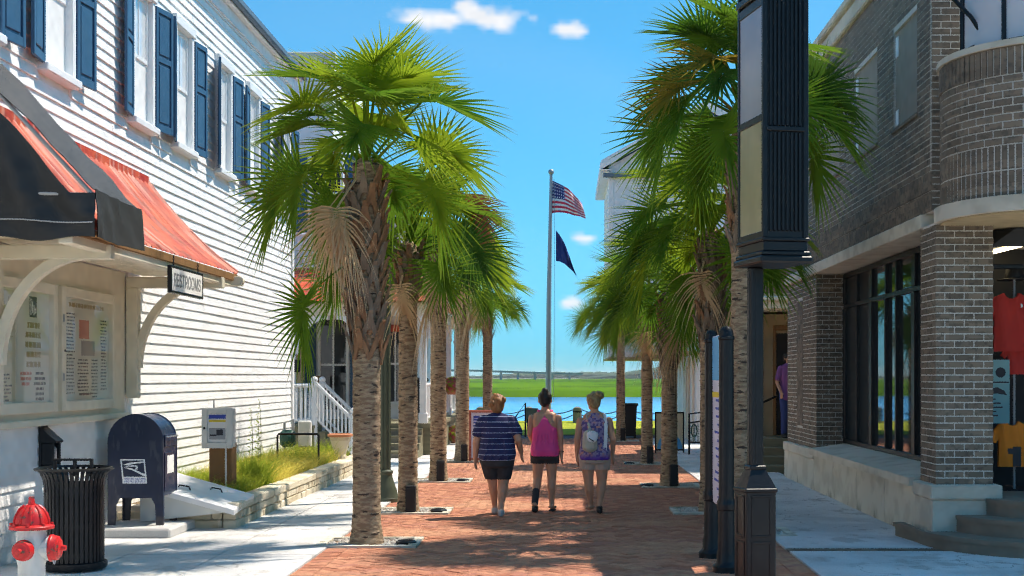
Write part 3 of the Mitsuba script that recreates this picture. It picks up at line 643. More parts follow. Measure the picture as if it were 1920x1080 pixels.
# ------------------------------------------------------------------ blue mailbox on its slab
put('concrete_base', cbox(-5.12, -4.28, 14.95, 16.0, .0, .115, .02), 'concrete', label='low worn concrete base under the blue mailbox', cat='plinth')
mb = thing('mailbox', 'dark blue street collection mailbox with arched top and white emblem', 'mailbox')
mx, mz, mw = -4.76, .115, .30
y0, y1 = 15.3, 15.84
def arch(w, z0, zs, n=24):
    pts = [(-w, z0), (w, z0), (w, zs)] + [(w * math.cos(t), zs + w * math.sin(t)) for t in np.linspace(0, PI, n)][1:-1] + [(-w, zs)]
    return Polygon(pts)
zs = 1.22 - mw
body = arch(mw, .32, zs)
put('body', mv(xz(prism(body, y1 - y0 - .03), y1 - .015), mx, 0, mz), 'mail_blue', mb, smooth=30)
for ya, yb in ((y0, y0 + .022), (y1 - .022, y1)):
    ring = arch(mw + .008, .30, zs)
    legs = [Polygon([(s * (mw + .008), .45), (s * (mw + .008), 0), (s * (mw - .075), 0), (s * (mw - .085), .22), (s * (mw - .13), .31), (s * (mw - .2), .35)]) for s in (-1, 1)]
    u = ring
    for g in legs: u = u.union(g.buffer(0))
    put('side', mv(xz(prism(u.buffer(.0), yb - ya), yb), mx, 0, mz), 'mail_blue', mb, smooth=25)
for s in (-1, 1):
    for yy in (y0 + .022, y1 - .066):
        put('leg', mv(cbox(s * mw - (.012 if s > 0 else -.0) - (0 if s > 0 else .0), s * mw + (.0 if s > 0 else .012), yy, yy + .044, 0, .40, .004), mx, 0, mz), 'mail_blue', mb)
dr_ = put('door', cat([cbox(mx + mw + .001, mx + mw + .014, y0 + .05, y1 - .05, mz + .86, mz + 1.0, .005)]), 'mail_blue', mb)
put('handle', tube([(mx + mw + .012, y0 + .12, mz + .97), (mx + mw + .05, y0 + .13, mz + .975), (mx + mw + .05, y1 - .13, mz + .975), (mx + mw + .012, y1 - .12, mz + .97)], .009, 8), 'steel', dr_, smooth=40)
put('access_panel', cbox(mx + mw + .001, mx + mw + .008, y0 + .06, y1 - .06, mz + .36, mz + .80, .004), 'mail_blue', mb, label='paler worn blue lower front panel')
put('notice', cbox(mx + mw + .009, mx + mw + .011, y0 + .14, y1 - .14, mz + .56, mz + .76, .001), 'paper_white', mb)
# emblem: white slanted frame, blue field, eagle strokes and two lines of lettering
yf = y0 + .0
def slant(pts): return [(x - .10 * (z - .60), z) for x, z in pts]
E = Polygon(slant([(-.155, .73), (.115, .73), (.115, .46), (-.155, .46)]))
fld = Polygon(slant([(-.14, .715), (.10, .715), (.10, .535), (-.14, .535)]))
em = put('emblem', mv(xz(prism(E.difference(fld), .002), yf), mx, 0, mz), 'white_vinyl', mb)
beak = [Polygon(slant(q)) for q in ([(-.135, .665), (-.06, .69), (.10, .705), (.10, .69), (-.02, .675), (-.07, .66)], [(-.125, .645), (-.02, .665), (.03, .655), (.015, .645), (-.04, .648)],
                                    [(-.125, .635), (-.05, .632), (.10, .565), (.10, .54), (.06, .555), (-.03, .605)], [(.015, .642), (.035, .65), (.02, .61), (-.005, .615)])]
put('eagle', cat([mv(xz(prism(g, .002), yf), mx, 0, mz) for g in beak]), 'white_vinyl', em)
for txt, zz in (('UNITED STATES', .503), ('POSTAL SERVICE', .473)):
    tm = meshkit.text_mesh(txt, .019, .001, True); s = .235 / tm.extents[0]; tm.apply_scale((s, 1, 1)); tm.apply_translation((-.135 - tm.bounds[0][0] + .1 * (.6 - zz), zz, 0))
    put('lettering', mv(xz(tm, yf - .0022), mx, 0, mz), 'ink_blue', em)

# ------------------------------------------------------------------ planter with stone wall, grasses, hatch
pl = thing('stone_planter', 'low pale sandstone planter wall holding grasses beside the white clapboard wall', 'planter')
PXF, PYA, PYB, PH = -3.80, 15.95, 26.2, .30
put('core', cat([box(PXF - .28, PXF - .03, PYA + .1, PYB, -.02, PH - .04), box(LX, PXF - .28, PYA + .05, PYA + .28, -.02, PH - .04)]), 'mortar', pl)
def stone_row(along, z0, z1, fixed, a, b, smin, smax, depth=.16):
    q = a
    while q < b - .02:
        L = min(rng.uniform(smin, smax), b - q)
        if b - q - L < .08: L = b - q
        e = rng.normal(0, .006)
        if along == 'y': m = cbox(fixed - depth, fixed + e, q + .004, q + L - .004, z0 + .004, z1 - .004, .012)
        else: m = cbox(q + .004, q + L - .004, fixed + e, fixed + depth, z0 + .004, z1 - .004, .012)
        put('stone', m, 'sandstone', pl); q += L
stone_row('y', -.02, .105, PXF, PYA, PYB, .18, .5); stone_row('y', .105, .205, PXF, PYA, PYB, .14, .42)
stone_row('x', -.02, .105, PYA, LX + .02, PXF - .17, .2, .45); stone_row('x', .105, .205, PYA, LX + .02, PXF - .17, .2, .45)
q = PYA + .0
while q < PYB:
    L = min(rng.uniform(.7, 1.2), PYB - q)
    put('coping', cbox(PXF - .24, PXF + .02, q + .003, q + L - .003, .207, PH + rng.normal(0, .003), .014), 'sandstone', pl); q += L
put('soil', grid([LX, PXF - .2], [PYA + .1, PYB], .24), 'soil', pl)
ht = thing('cellar_hatch', 'sloping white slab hatch at the near end of the stone planter', 'hatch')
pts = [(-4.86, 15.6, .56), (-3.78, 15.75, .24), (-3.78, 16.75, .33), (-4.86, 16.75, .64)]
put('slab', trimesh.convex.convex_hull(pts + [(x, y, z - .06) for x, y, z in pts]), 'white_paint', ht)
put('cheek', trimesh.convex.convex_hull([(-4.82, 15.66, .49), (-3.9, 15.78, .21), (-3.9, 15.78, .206), (-4.82, 15.66, .115), (-4.82, 15.74, .49), (-3.9, 15.86, .21), (-3.9, 15.86, .206), (-4.82, 15.74, .115)]), 'grey_paint', ht)
for a, b in (((-4.42, 16.0), .02), ((-4.14, 16.35), .02)):
    zz = .24 + (a[0] + 3.78) * -.296 + .075 * (a[1] - 15.75) + .0
    put('handle', tube([(a[0] - .07, a[1], zz + .02), (a[0] - .05, a[1] + .01, zz + .055), (a[0] + .05, a[1] + .03, zz + .035), (a[0] + .07, a[1] + .03, zz - .01)], .009, 6), 'black_paint', ht)

def blades(n, xr, yr, h, hs, w, lean, seed, clump=0.0):
    r = np.random.default_rng(seed)
    x, y = r.uniform(*xr, n), r.uniform(*yr, n)
    if clump:
        cx, cy = r.uniform(*xr, max(4, n // 70)), r.uniform(*yr, max(4, n // 70)); k = r.integers(0, len(cx), n)
        x = np.where(r.random(n) < clump, cx[k] + r.normal(0, .05, n), x); y = np.where(r.random(n) < clump, cy[k] + r.normal(0, .06, n), y)
    H = np.maximum(.06, r.normal(h, hs, n)) * (.6 + .8 * meshkit.fbm(np.stack([x * 1.6, y * 1.6, 0 * x], -1), 3, seed))
    a, b = r.uniform(0, 2 * PI, n), r.uniform(0, 2 * PI, n); ln_ = np.abs(r.normal(lean, lean * .5, n)) * H
    V = []
    for t, wt in ((0, 1), (.4, .85), (.75, .55), (1, .08)):
        c = np.stack([x + ln_ * t ** 1.8 * np.cos(a), y + ln_ * t ** 1.8 * np.sin(a), .23 + H * (t - .25 * lean * t ** 2.5)], -1)
        s = np.stack([np.cos(b), np.sin(b), 0 * b], -1) * (w * wt / 2)
        V += [c - s, c + s]
    V = np.stack(V, 1); F = np.array([(0, 1, 3), (0, 3, 2), (2, 3, 5), (2, 5, 4), (4, 5, 7), (4, 7, 6)])
    return trimesh.Trimesh(V.reshape(-1, 3), (F[None] + 8 * np.arange(n)[:, None, None]).reshape(-1, 3), process=False)
X0, X1 = LX + .06, PXF - .26
put('grass', cat([blades(6500, (X0, X1), (16.8, 19.2), .24, .07, .008, .7, 1, .5), blades(700, (-4.35, -4.05), (18.4, 18.9), .42, .08, .009, .6, 2), blades(1800, (X0, X1), (22.8, 26), .28, .09, .009, .6, 3, .5)]), 'grass_green', kind='stuff', label='green grass at the near and far ends of the planter')
put('dry_grass', cat([blades(6500, (X0, X1), (18.9, 24.6), .28, .07, .008, .9, 4, .6), blades(900, (X0, X1), (16.6, 19), .2, .07, .007, .8, 5, .3)]), 'grass_dry', kind='stuff', label='golden dry ornamental grass in the middle of the planter')
# info box on a timber post
ib = thing('notice_box', 'grey glazed notice box on a thick timber post in the planter', 'notice box')
ix, iy = -4.30, 17.2
put('post', cbox(ix - .15, ix + .13, iy + .04, iy + .32, .1, .93, .012), 'wood_post', ib)
put('case', cbox(ix - .19, ix + .17, iy - .06, iy + .10, .88, 1.36, .01), 'grey_paint', ib)
d = put('door', cat([cbox(ix - .21, ix - .14, iy - .085, iy - .06, .87, 1.37, .005), cbox(ix + .10, ix + .17, iy - .085, iy - .06, .87, 1.37, .005), cbox(ix - .14, ix + .10, iy - .084, iy - .061, .87, .94, .005), cbox(ix - .14, ix + .10, iy - .084, iy - .061, 1.30, 1.37, .005)]), 'grey_paint', ib)
put('pane', xz(prism(sbox(ix - .14, .94, ix + .10, 1.30), .001), iy - .07), 'glass', d)
put('latch', mv(rot(lathe([(0, 0), (.014, 0), (.014, .012), (0, .013)], 12), 90, (1, 0, 0)), ix - .175, iy - .085, 1.12), 'black_paint', d)
sh = put('sheet', box(ix - .135, ix + .095, iy - .0640, iy - .0625, .945, 1.295), 'paper_white', ib)
put('header', box(ix - .125, ix + .085, iy - .0665, iy - .065, 1.235, 1.285), 'ink_blue', sh); put('band', box(ix - .125, ix + .085, iy - .0665, iy - .065, 1.195, 1.22), 'yellow_print', sh)
put('photo', cat([box(ix - .12, ix + .08, iy - .0665, iy - .065, .98, 1.12)]), 'galv', sh); put('figure', cat([box(ix - .03, ix + .05, iy - .068, iy - .067, 1.03, 1.10), box(ix - .11, ix - .03, iy - .068, iy - .067, 1.02, 1.04)]), 'ink', sh)
put('mast', tube([(ix - .13, iy + .2, .9), (ix - .13, iy + .2, 1.46)], .010, 8), 'galv', ib)
put('conduit', tube([(ix + .07, iy - .0, .2), (ix + .07, iy + .0, .88)], .012, 8), 'grey_paint', ib)
# service meter, pipe loop, tall stems, pot
um = thing('gas_meter', 'dark green gas meter with grey pipes against the foot of the white wall', 'gas meter')
ux, uy = -4.92, 24.4
put('body', cat([cbox(ux - .12, ux + .14, uy - .1, uy + .1, .52, .82, .05), mv(rot(lathe([(0, 0), (.10, 0), (.10, .08), (.06, .1), (0, .1)], 20), 90, (1, 0, 0)), ux, uy - .1, .68)]), 'rail_green', um)
put('cover', cbox(ux + .2, ux + .42, uy - .08, uy + .1, .52, .98, .02), 'grey_paint', um)
put('pipe', tube([(ux - .05, uy, .2), (ux - .05, uy, .95), (ux + .1, uy, 1.0), (ux + .1, uy, .8)], .024, 8), 'galv', um, smooth=40)
pr_ = thing('pipe_rail', 'bent black pipe rail guarding the gas meter', 'pipe rail')
put('pipe', tube([(-4.78, 22.9, .2), (-4.78, 22.9, .78), (-4.76, 22.9, .81), (-4.12, 22.9, .81), (-4.10, 22.9, .78), (-4.10, 22.9, .2)], .018, 8), 'black_paint', pr_, smooth=40)
put('flange', mv(lathe([(.05, .22), (.05, .25), (0, .25)], 12), -4.10, 22.9, 0), 'black_paint', pr_); put('flange', mv(lathe([(.05, .22), (.05, .25), (0, .25)], 12), -4.78, 22.9, 0), 'black_paint', pr_)
for i, (x, y, h) in enumerate([(-4.95, 21.7, 1.02), (-4.86, 21.9, 1.16), (-4.98, 22.3, .9)]):
    t = thing('tall_weed', ['thin dark weed stalk nearest along the wall in the planter', 'tallest thin weed stalk in the planter by the meter', 'short weed stalk close to the gas meter'][i], 'weed')
    put('stem', tube([(x + .03 * math.sin(q * 3), y, .22 + h * q) for q in np.linspace(0, 1, 8)], np.linspace(.008, .003, 8), 5), 'stem_green', t)
    lv = []
    for q in range(26):
        zz = .3 + h * q / 27; a = q * 2.4; L = .08 * (1.1 - q / 30)
        lv.append(trimesh.Trimesh([(x, y, zz), (x + L * .5 * math.cos(a) - .012 * math.sin(a), y + L * .5 * math.sin(a) + .012 * math.cos(a), zz + .03), (x + L * math.cos(a), y + L * math.sin(a), zz + .015), (x + L * .5 * math.cos(a) + .012 * math.sin(a), y + L * .5 * math.sin(a) - .012 * math.cos(a), zz + .03)], [(0, 1, 2), (0, 2, 3)], process=False))
    put('leaves', cat(lv), 'grass_green', t, kind='stuff')
pt = thing('stone_urn', 'tan urn with terracotta rim standing in the planter near the porch', 'urn')
put('bowl', mv(lathe([(0, .22), (.15, .22), (.12, .30), (.10, .38), (.15, .55), (.19, .68), (.19, .70), (0, .70)], 24), -4.02, 24.6, 0), 'sandstone', pt, smooth=30)
put('rim', mv(lathe([(.19, .69), (.225, .70), (.225, .735), (.19, .75), (.17, .75), (.16, .71)], 24), -4.02, 24.6, 0), 'terracotta', pt, smooth=30)
# ------------------------------------------------------------------ palms
def frond_mesh(elev, seed, Lp=.74, n=38, Llen=.62, wid=.033, spread=128, dead=False):
    r = np.random.default_rng(seed); G = np.array([0, 0, -1.0])
    el = math.radians(elev); d = np.array([math.cos(el), 0, math.sin(el)]); sag = .05 + .08 * math.cos(el)
    ts = np.linspace(0, 1, 9); pet = np.array([d * Lp * t + G * sag * Lp * t * t for t in ts])
    side0 = np.array([0, 1.0, 0]); rr = math.radians(r.uniform(-38, 38))
    t_end = pet[-1] - pet[-2]; t_end /= np.linalg.norm(t_end)
    nod = math.radians(8 + 24 * math.cos(el) ** 1.2 + r.normal(0, 5)); e2 = math.asin(max(-1, min(1, t_end[2]))); dn = np.array([math.sin(e2), 0, -math.cos(e2)]); t_end = t_end * math.cos(nod) + dn * math.sin(nod)
    up = np.cross(t_end, side0); S = math.cos(rr) * side0 + math.sin(rr) * up; U = np.cross(t_end, S)
    parts = []
    m = strip(pet, np.repeat(side0[None], 9, 0), np.linspace(.045, .020, 9), .010); parts.append((np.array(m.vertices), np.array(m.faces), np.full(len(m.vertices), .0)))
    # costa: goes on beyond the petiole and curls down
    nc = 8; Lc = .30; cs = [pet[-1]]; tans = []; q = t_end.copy()
    for i in range(nc):
        q = q + (-U * .09 + G * .02); q /= np.linalg.norm(q); tans.append(q.copy()); cs.append(cs[-1] + q * Lc / nc)
    tans.append(q); cs = np.array(cs); tans = np.array(tans)
    V, F, UV = [], [], []
    fr = [0, .16, .34, .55, .78, 1.0]; wf = [.6, 1.0, .92, .62, .34, .04]
    for i in range(n):
        s = (i / (n - 1)) * 2 - 1; phi = math.radians(spread * s) + r.normal(0, .02)
        u = (1 - abs(s)) ** .9 * nc; k = min(int(u), nc - 1); A = cs[k] + (cs[k + 1] - cs[k]) * (u - k); Fv = tans[k]
        Uk = np.cross(Fv, S); Uk /= np.linalg.norm(Uk)
        D = math.cos(phi) * Fv + math.sin(phi) * S + (.10 + .14 * abs(math.sin(phi))) * Uk; D /= np.linalg.norm(D)
        L = Llen * (.80 + .20 * math.cos(phi * .8)) * r.uniform(.90, 1.06); dr0 = (.01 + .07 * (1 - max(0, D[2]))) * r.uniform(.4, 1.9)
        if dead: dr0 = r.uniform(.5, 1.1); L *= r.uniform(.7, 1.0)
        W = np.cross(D, Uk); W /= np.linalg.norm(W); base = len(V)
        tw = r.normal(0, .05)
        for t, w in zip(fr, wf):
            c = A + D * L * t + G * dr0 * L * max(t - .3, 0) ** 2 * 1.3 + W * tw * L * max(t - .35, 0); ww = wid * w * (.8 if dead else 1)
            V += [c - W * ww / 2, c - Uk * ww * .6, c + W * ww / 2]; UV += [t] * 3
        for j in range(len(fr) - 1):
            a = base + 3 * j
            for b in (0, 1): F += [(a + b, a + b + 3, a + b + 4), (a + b, a + b + 4, a + b + 1)]
    parts.append((np.array(V), np.array(F), np.array(UV)))
    off, VV, FF, UU = 0, [], [], []
    for v, f, u in parts: VV.append(v); FF.append(f + off); UU.append(u); off += len(v)
    u = np.concatenate(UU)
    return mikit.ply((np.vstack(VV), np.vstack(FF)), None, smooth=False, uv=np.stack([u, u * 0], 1))
ELEVS = [82, 66, 50, 34, 18, 2, -14, -32, -52]
FR = {e: [frond_mesh(e, 10 * k + j, Lp=.74 + .1 * (j == 1) - .12 * (e > 70)) for j in range(3)] for k, e in enumerate(ELEVS)}
DEADF = [frond_mesh(-66, 901, Lp=.5, n=34, Llen=.62, wid=.028, spread=95, dead=True), frond_mesh(-48, 902, Lp=.55, n=34, Llen=.7, wid=.03, spread=95, dead=True), frond_mesh(2, 903, Lp=.72, n=30, Llen=.60, wid=.032, spread=50, dead=False)]
STUB = None
def boot_mesh(R, s=1.0):
    ms = []
    for sd in (-1, 1):
        pts, side = [], []
        for t in np.linspace(0, 1, 6):
            a = sd * .55 * t; r_ = R + .045 * (1 - t) ** 1.5 + .008
            pts.append((r_ * math.cos(a), r_ * math.sin(a), -.30 * s * t)); tang = np.array([-.3 * math.cos(a), sd * .0, 0])
            sdv = np.array([-math.sin(a) * .9, math.cos(a) * .9, sd * .55]); side.append(sdv / np.linalg.norm(sdv))
        ms.append(strip(pts, side, np.linspace(.075, .05, 6) * s, .018))
    ms.append(strip([(R + .02, 0, -.10), (R + .06, 0, 0), (R + .075, 0, .08 * s), (R + .105, 0, .13 * s)], [(0, 1, 0)] * 4, np.array([.09, .085, .06, .045]) * s, .022))
    return P(cat(ms), smooth=False)
def palm(name_label, x, y, H, r0, r1, flare, boots, seed, n=36, lean=(0, 0), scale=1.0, detail=1.0, extra=(), tone='sun', skip=(), low=-2, up=.10):
    t = thing('palm_tree', name_label, 'palm tree', None); r = np.random.default_rng(seed)
    nz, na = int(150 * detail), int(40 * detail); zs = np.linspace(-.05, H, nz); th = np.linspace(0, 2 * PI, na, endpoint=False)
    rad = r0 + (r1 - r0) * np.clip(zs / H, 0, 1) + flare * np.exp(-np.maximum(zs, 0) / .16)
    Z, A = np.meshgrid(zs, th, indexing='ij')
    cx, cy = x + lean[0] * (Z / H) ** 2, y + lean[1] * (Z / H) ** 2
    q = np.stack([np.cos(A) * 2.5 + seed, np.sin(A) * 2.5, Z * 14], -1)
    ring = (Z * 17 + 1.2 * meshkit.noise(np.stack([np.cos(A) * 1.5, np.sin(A) * 1.5, Z * 2 + seed], -1))) % 1.0
    disp = .010 * (meshkit.fbm(q, 3, seed) - .5) * 2 + .008 * (ring - .5)
    Rr = rad[:, None] + disp
    V = np.stack([cx + Rr * np.cos(A), cy + Rr * np.sin(A), Z], -1).reshape(-1, 3)
    I = np.arange(nz * na).reshape(nz, na); a, b, c, d = I[:-1], np.roll(I, -1, 1)[:-1], np.roll(I, -1, 1)[1:], I[1:]
    F = np.vstack([np.stack([a.ravel(), b.ravel(), c.ravel()], 1), np.stack([a.ravel(), c.ravel(), d.ravel()], 1)])
    top = len(V); V = np.vstack([V, [[x + lean[0], y + lean[1], H + .12]]]); F = np.vstack([F, [(I[-1, j], I[-1, (j + 1) % na], top) for j in range(na)]])
    put('trunk', (V, F), 'palm_bark', t, smooth=True)
    hx, hy, hz = x + lean[0], y + lean[1], H
    z0, z1, nb_ = boots
    if nb_:
        B = [boot_mesh(r1 * 1.0, s) for s in (.72, .85)]
        for i in range(nb_):
            f = (i + .5) / nb_; z = z0 + (z1 - z0) * f; az = i * 137.5 + r.normal(0, 8)
            put('leaf_base', B[i % 2], 'boot_rust' if r.random() < .3 + .25 * f else 'boot_bark', t, tw=T().translate([x + lean[0] * (z / H) ** 2, y + lean[1] * (z / H) ** 2, z]).rotate([0, 0, 1], az).scale(r.uniform(.92, 1.08)))
    for i in range(n):
        f = (i + .5) / n
        e = 84 - (84 - low) * f ** .95 + r.normal(0, 7); e = ELEVS[int(np.argmin([abs(e - k) for k in ELEVS]))]
        az = i * 137.508 + r.normal(0, 10)
        if any(a0 < az % 360 < a1 and e < ee for a0, a1, ee in skip): continue
        u = r.random()
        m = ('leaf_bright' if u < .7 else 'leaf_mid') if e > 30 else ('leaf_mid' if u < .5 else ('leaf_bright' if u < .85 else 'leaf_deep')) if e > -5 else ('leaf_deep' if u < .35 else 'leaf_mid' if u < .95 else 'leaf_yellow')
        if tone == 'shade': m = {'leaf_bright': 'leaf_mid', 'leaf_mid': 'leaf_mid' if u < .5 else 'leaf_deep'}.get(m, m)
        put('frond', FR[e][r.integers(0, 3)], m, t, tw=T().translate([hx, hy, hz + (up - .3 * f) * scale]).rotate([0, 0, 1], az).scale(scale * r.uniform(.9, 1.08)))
    for kind, az, e_or_k, m, dz in extra:
        src = DEADF[e_or_k] if kind == 'dead' else FR[e_or_k][0]
        lab = {'leaf_dead': 'dry straw coloured hanging frond', 'leaf_rust': 'dead reddish brown frond', 'leaf_yellow': 'yellowing orange frond'}.get(m)
        put('frond', src, m, t, tw=T().translate([hx, hy, hz + dz]).rotate([0, 0, 1], az).scale(scale), label=lab)
    return t
# azimuth 0 = to the right of the street (+x), 90 = away from the camera, 270 = towards it
palm('thick nearest palm of the left row, with criss-cross leaf bases and dry hanging fronds', -2.10, 14.54, 3.98, .143, .145, .042, (2.1, 3.85, 74), 3, n=29, scale=1.08, low=-4, up=.12,
     extra=(('dead', 200, 0, 'leaf_dead', .0), ('dead', 215, 0, 'leaf_dead', -.08), ('dead', 188, 1, 'leaf_dead', .02), ('dead', 228, 1, 'leaf_dead', .0), ('f', 212, -32, 'leaf_mid', -.9)), skip=((170, 240, -10), (255, 290, 25)))
palm('second palm of the left row, close behind the thick nearest one', -2.06, 17.98, 3.45, .125, .115, .03, (2.95, 3.45, 30), 5, n=24, scale=1.05,
     extra=(('dead', 5, 2, 'leaf_rust', .75), ('dead', 14, 2, 'leaf_rust', .72), ('dead', 250, 0, 'leaf_dead', .0), ('dead', 330, 1, 'leaf_dead', .0)))
palm('third palm of the left row, in front of the porch column', -2.16, 23.3, 3.95, .14, .12, .03, (2.9, 3.9, 34), 7, n=24, scale=1.08, detail=.8, extra=(('dead', 260, 0, 'leaf_dead', .02), ('dead', 355, 1, 'leaf_dead', .0)))
palm('fourth palm of the left row, beside the pink board', -2.17, 28.8, 3.7, .145, .13, .04, (2.9, 3.65, 14), 9, n=22, scale=1.0, detail=.7, extra=(('dead', 310, 1, 'leaf_dead', .02), ('dead', 405, 0, 'leaf_dead', .0)))
palm('farthest palm of the left row, by the lawn and the river', -2.15, 37.6, 3.75, .135, .12, .03, (2.9, 3.7, 10), 12, n=20, scale=1.05, detail=.6)
palm('nearest palm of the right row, behind the black lamp cabinet, with a golden frond', 1.97, 15.5, 4.62, .14, .125, .03, (3.2, 4.4, 36), 14, n=30, scale=1.16, tone='shade', up=.2,
     extra=(('f', 240, 50, 'leaf_yellow', .0), ('f', 214, 34, 'leaf_yellow', .0)))
palm('second palm of the right row, behind the two black sign posts', 1.86, 18.0, 3.62, .13, .13, .03, (2.35, 3.5, 48), 17, n=28, scale=1.12, extra=(('dead', 235, 0, 'leaf_dead', .02), ('dead', 330, 1, 'leaf_dead', .0)))
palm('third palm of the right row, with shaggy leaf bases, beside the blue sign', 1.64, 22.2, 3.1, .13, .12, .035, (2.05, 3.05, 40), 19, n=26, scale=1.1, detail=.8, extra=(('dead', 285, 1, 'leaf_dead', .02), ('dead', 380, 0, 'leaf_dead', .0)))
palm('fourth palm of the right row, with orange leaf bases below its crown', 1.61, 27.9, 3.15, .115, .11, .03, (2.55, 3.1, 12), 23, n=24, scale=1.08, detail=.7, extra=(('dead', 255, 0, 'leaf_dead', .02), ('dead', 350, 1, 'leaf_dead', .0)))
palm('farthest palm of the right row, beside the dark bin at the lawn', 1.47, 37.9, 3.5, .125, .11, .03, (2.9, 3.45, 8), 27, n=20, scale=1.05, detail=.6)
# dark metal guards at the feet of the palms
for i, (x, y, r_, lab) in enumerate([(-2.06, 17.98, .16, 'second palm of the left row'), (-2.16, 23.3, .17, 'third palm of the left row'), (-2.17, 28.8, .185, 'fourth palm of the left row'), (1.64, 22.2, .165, 'third palm of the right row'), (1.61, 27.9, .145, 'fourth palm of the right row'), (1.47, 37.9, .155, 'farthest palm of the right row')]):
    t = thing('junction_box', f'small dark cable box strapped to the foot of the {lab}', 'cable box', 'dark boxes strapped to the palms')
    put('case', cbox(x - .01, x + .12, y - r_ - .07, y - r_ + .03, .02, .36, .01), 'black_rubber', t); put('lid', cbox(x - .0, x + .11, y - r_ - .082, y - r_ - .07, .05, .33, .004), 'black_paint', t)
# ------------------------------------------------------------------ left street lamp
sl = thing('street_lamp', 'slim green fluted street lamp between the two nearest left palms', 'street lamp')
lx, ly = -2.56, 19.5
put('base', mv(lathe([(.0, .0), (.20, 0), (.20, .05), (.185, .07), (.17, .16), (.14, .24), (.115, .32), (.10, .38), (.115, .40), (.115, .43), (.085, .45), (0, .45)], 28), lx, ly, 0), 'green_paint', sl, smooth=30)
fl = [( (.078 + .006 * math.cos(10 * t)) * math.cos(t), (.078 + .006 * math.cos(10 * t)) * math.sin(t)) for t in np.linspace(0, 2 * PI, 120, endpoint=False)]
put('pole', mv(prism(fl, 3.0), lx, ly, .44), 'green_paint', sl, smooth=40)
put('collar', mv(lathe([(.08, 3.40), (.11, 3.42), (.12, 3.47), (.10, 3.50), (.06, 3.55), (.10, 3.62), (0, 3.62)], 24), lx, ly, 0), 'black_paint', sl, smooth=30)
hd = put('lantern', mv(lathe([(.10, 3.62), (.14, 3.66), (.17, 3.80), (.165, 3.92), (.15, 3.98), (0, 3.98)], 20), lx, ly, 0), 'lamp_glass', sl, smooth=30)
put('cage', cat([tube([(lx + r_ * math.cos(a), ly + r_ * math.sin(a), z) for r_, z in [(.105, 3.62), (.148, 3.66), (.178, 3.80), (.172, 3.92), (.155, 3.99)]], .009, 6) for a in np.arange(8) * PI / 4]), 'black_paint', hd)
put('cap', mv(lathe([(.19, 3.97), (.19, 3.99), (.12, 4.06), (.05, 4.10), (.03, 4.16), (.035, 4.19), (0, 4.23)], 20), lx, ly, 0), 'black_paint', sl, smooth=30)

# ------------------------------------------------------------------ porch house on the left
ph = thing('porch_house', 'white house with an orange red porch roof and cream brackets behind the left palms', 'house')
HY = 34.0; EX = -3.05
put('wall', cat([box(-9, -3.95, HY, HY + .2, .7, 5.6), box(-9, -5.75, HY, HY + .2, 5.6, 9.5), box(-5.95, -5.75, HY + .2, 40.4, 5.6, 9.5), box(-4.15, -3.95, HY + .2, 40.4, .7, 5.6)]), 'white_paint', ph)
SP = P(trimesh.convex.convex_hull([(0, 0, 0), (1, 0, 0), (0, -.02, 0), (1, -.02, 0), (0, 0, .15), (1, 0, .15), (0, -.005, .15), (1, -.005, .15)]))
z = .76
while z < 9.3:
    segs = [(-8.9, -3.93 if z < 5.5 else -5.73)]
    for s0, s1 in segs: put('plank', SP, 'white_paint', ph, tw=T().translate([s0, HY + .0, z]).scale([s1 - s0, 1, 1]))
    z += .14
put('parapet', cbox(-9, -5.65, HY - .12, HY + .2, 9.4, 9.7, .02), 'grey_paint', ph); put('flat_roof', cbox(-5.74, -3.85, HY - .1, 40.5, 5.6, 5.78, .02), 'grey_paint', ph)
def pwin(x, z0, z1, w, shut):
    f = put('window', cat([cbox(x - w / 2 - .08, x - w / 2, HY - .07, HY, z0, z1), cbox(x + w / 2, x + w / 2 + .08, HY - .07, HY, z0, z1), cbox(x - w / 2 - .1, x + w / 2 + .1, HY - .08, HY, z1, z1 + .12), cbox(x - w / 2 - .1, x + w / 2 + .1, HY - .09, HY, z0 - .08, z0)]), 'white_paint', ph)
    put('pane', box(x - w / 2, x + w / 2, HY - .035, HY - .025, z0, z1), 'tinted_glass', f); put('muntin', cat([cbox(x - .02, x + .02, HY - .05, HY - .035, z0, z1, .003), cbox(x - w / 2, x + w / 2, HY - .051, HY - .0351, (z0 + z1) / 2 - .025, (z0 + z1) / 2 + .025, .003)]), 'white_paint', f)
    if shut:
        for s in (-1, 1):
            a = x + s * (w / 2 + .28); put('shutter', cat([cbox(a - .17, a + .17, HY - .09, HY - .055, z0, z1, .005)] + [cbox(a - .13, a + .13, HY - .10, HY - .089, z0 + .08 + q * .11, z0 + .16 + q * .11, .004) for q in range(int((z1 - z0 - .15) / .11))]), 'shutter_blue', ph)
pwin(-5.72, .95, 3.15, .62, True); pwin(-4.2, 1.15, 3.0, .36, False); pwin(-5.9, 5.3, 7.2, .7, True); pwin(-7.6, 5.3, 7.2, .7, True)
put('valance', cat([cbox(-4.52, -3.96, HY - .34, HY - .03, 2.86, 3.02, .01)] + [cbox(-4.52, -3.96, HY - .35, HY - .335, 2.87 + .05 * q, 2.895 + .05 * q, .003) for q in range(3)]), 'red_metal', ph)
put('porch_floor', cat([box(-9, EX + .06, 30.85, 40.4, .62, .72), box(-9, EX + .0, 30.95, 40.3, 0, .62)]), 'deck_wood', ph)
for k in range(4):
    put('step', cbox(-4.5, -3.2, 30.95 - .30 * (4 - k), 30.95 - .30 * (3 - k) + .03, .0, .70 - .15 * (4 - k) + .06, .008), 'deck_wood', ph)
for k in range(5): put('riser_board', cbox(-4.48, -3.22, 30.93 - .3 * k - .005, 30.945 - .3 * k, .02 + .0, .66 - .15 * k + .04, .004), 'grey_wood', ph)
ry0, rz0, ry1, rz1 = 30.6, 3.42, HY, 4.46
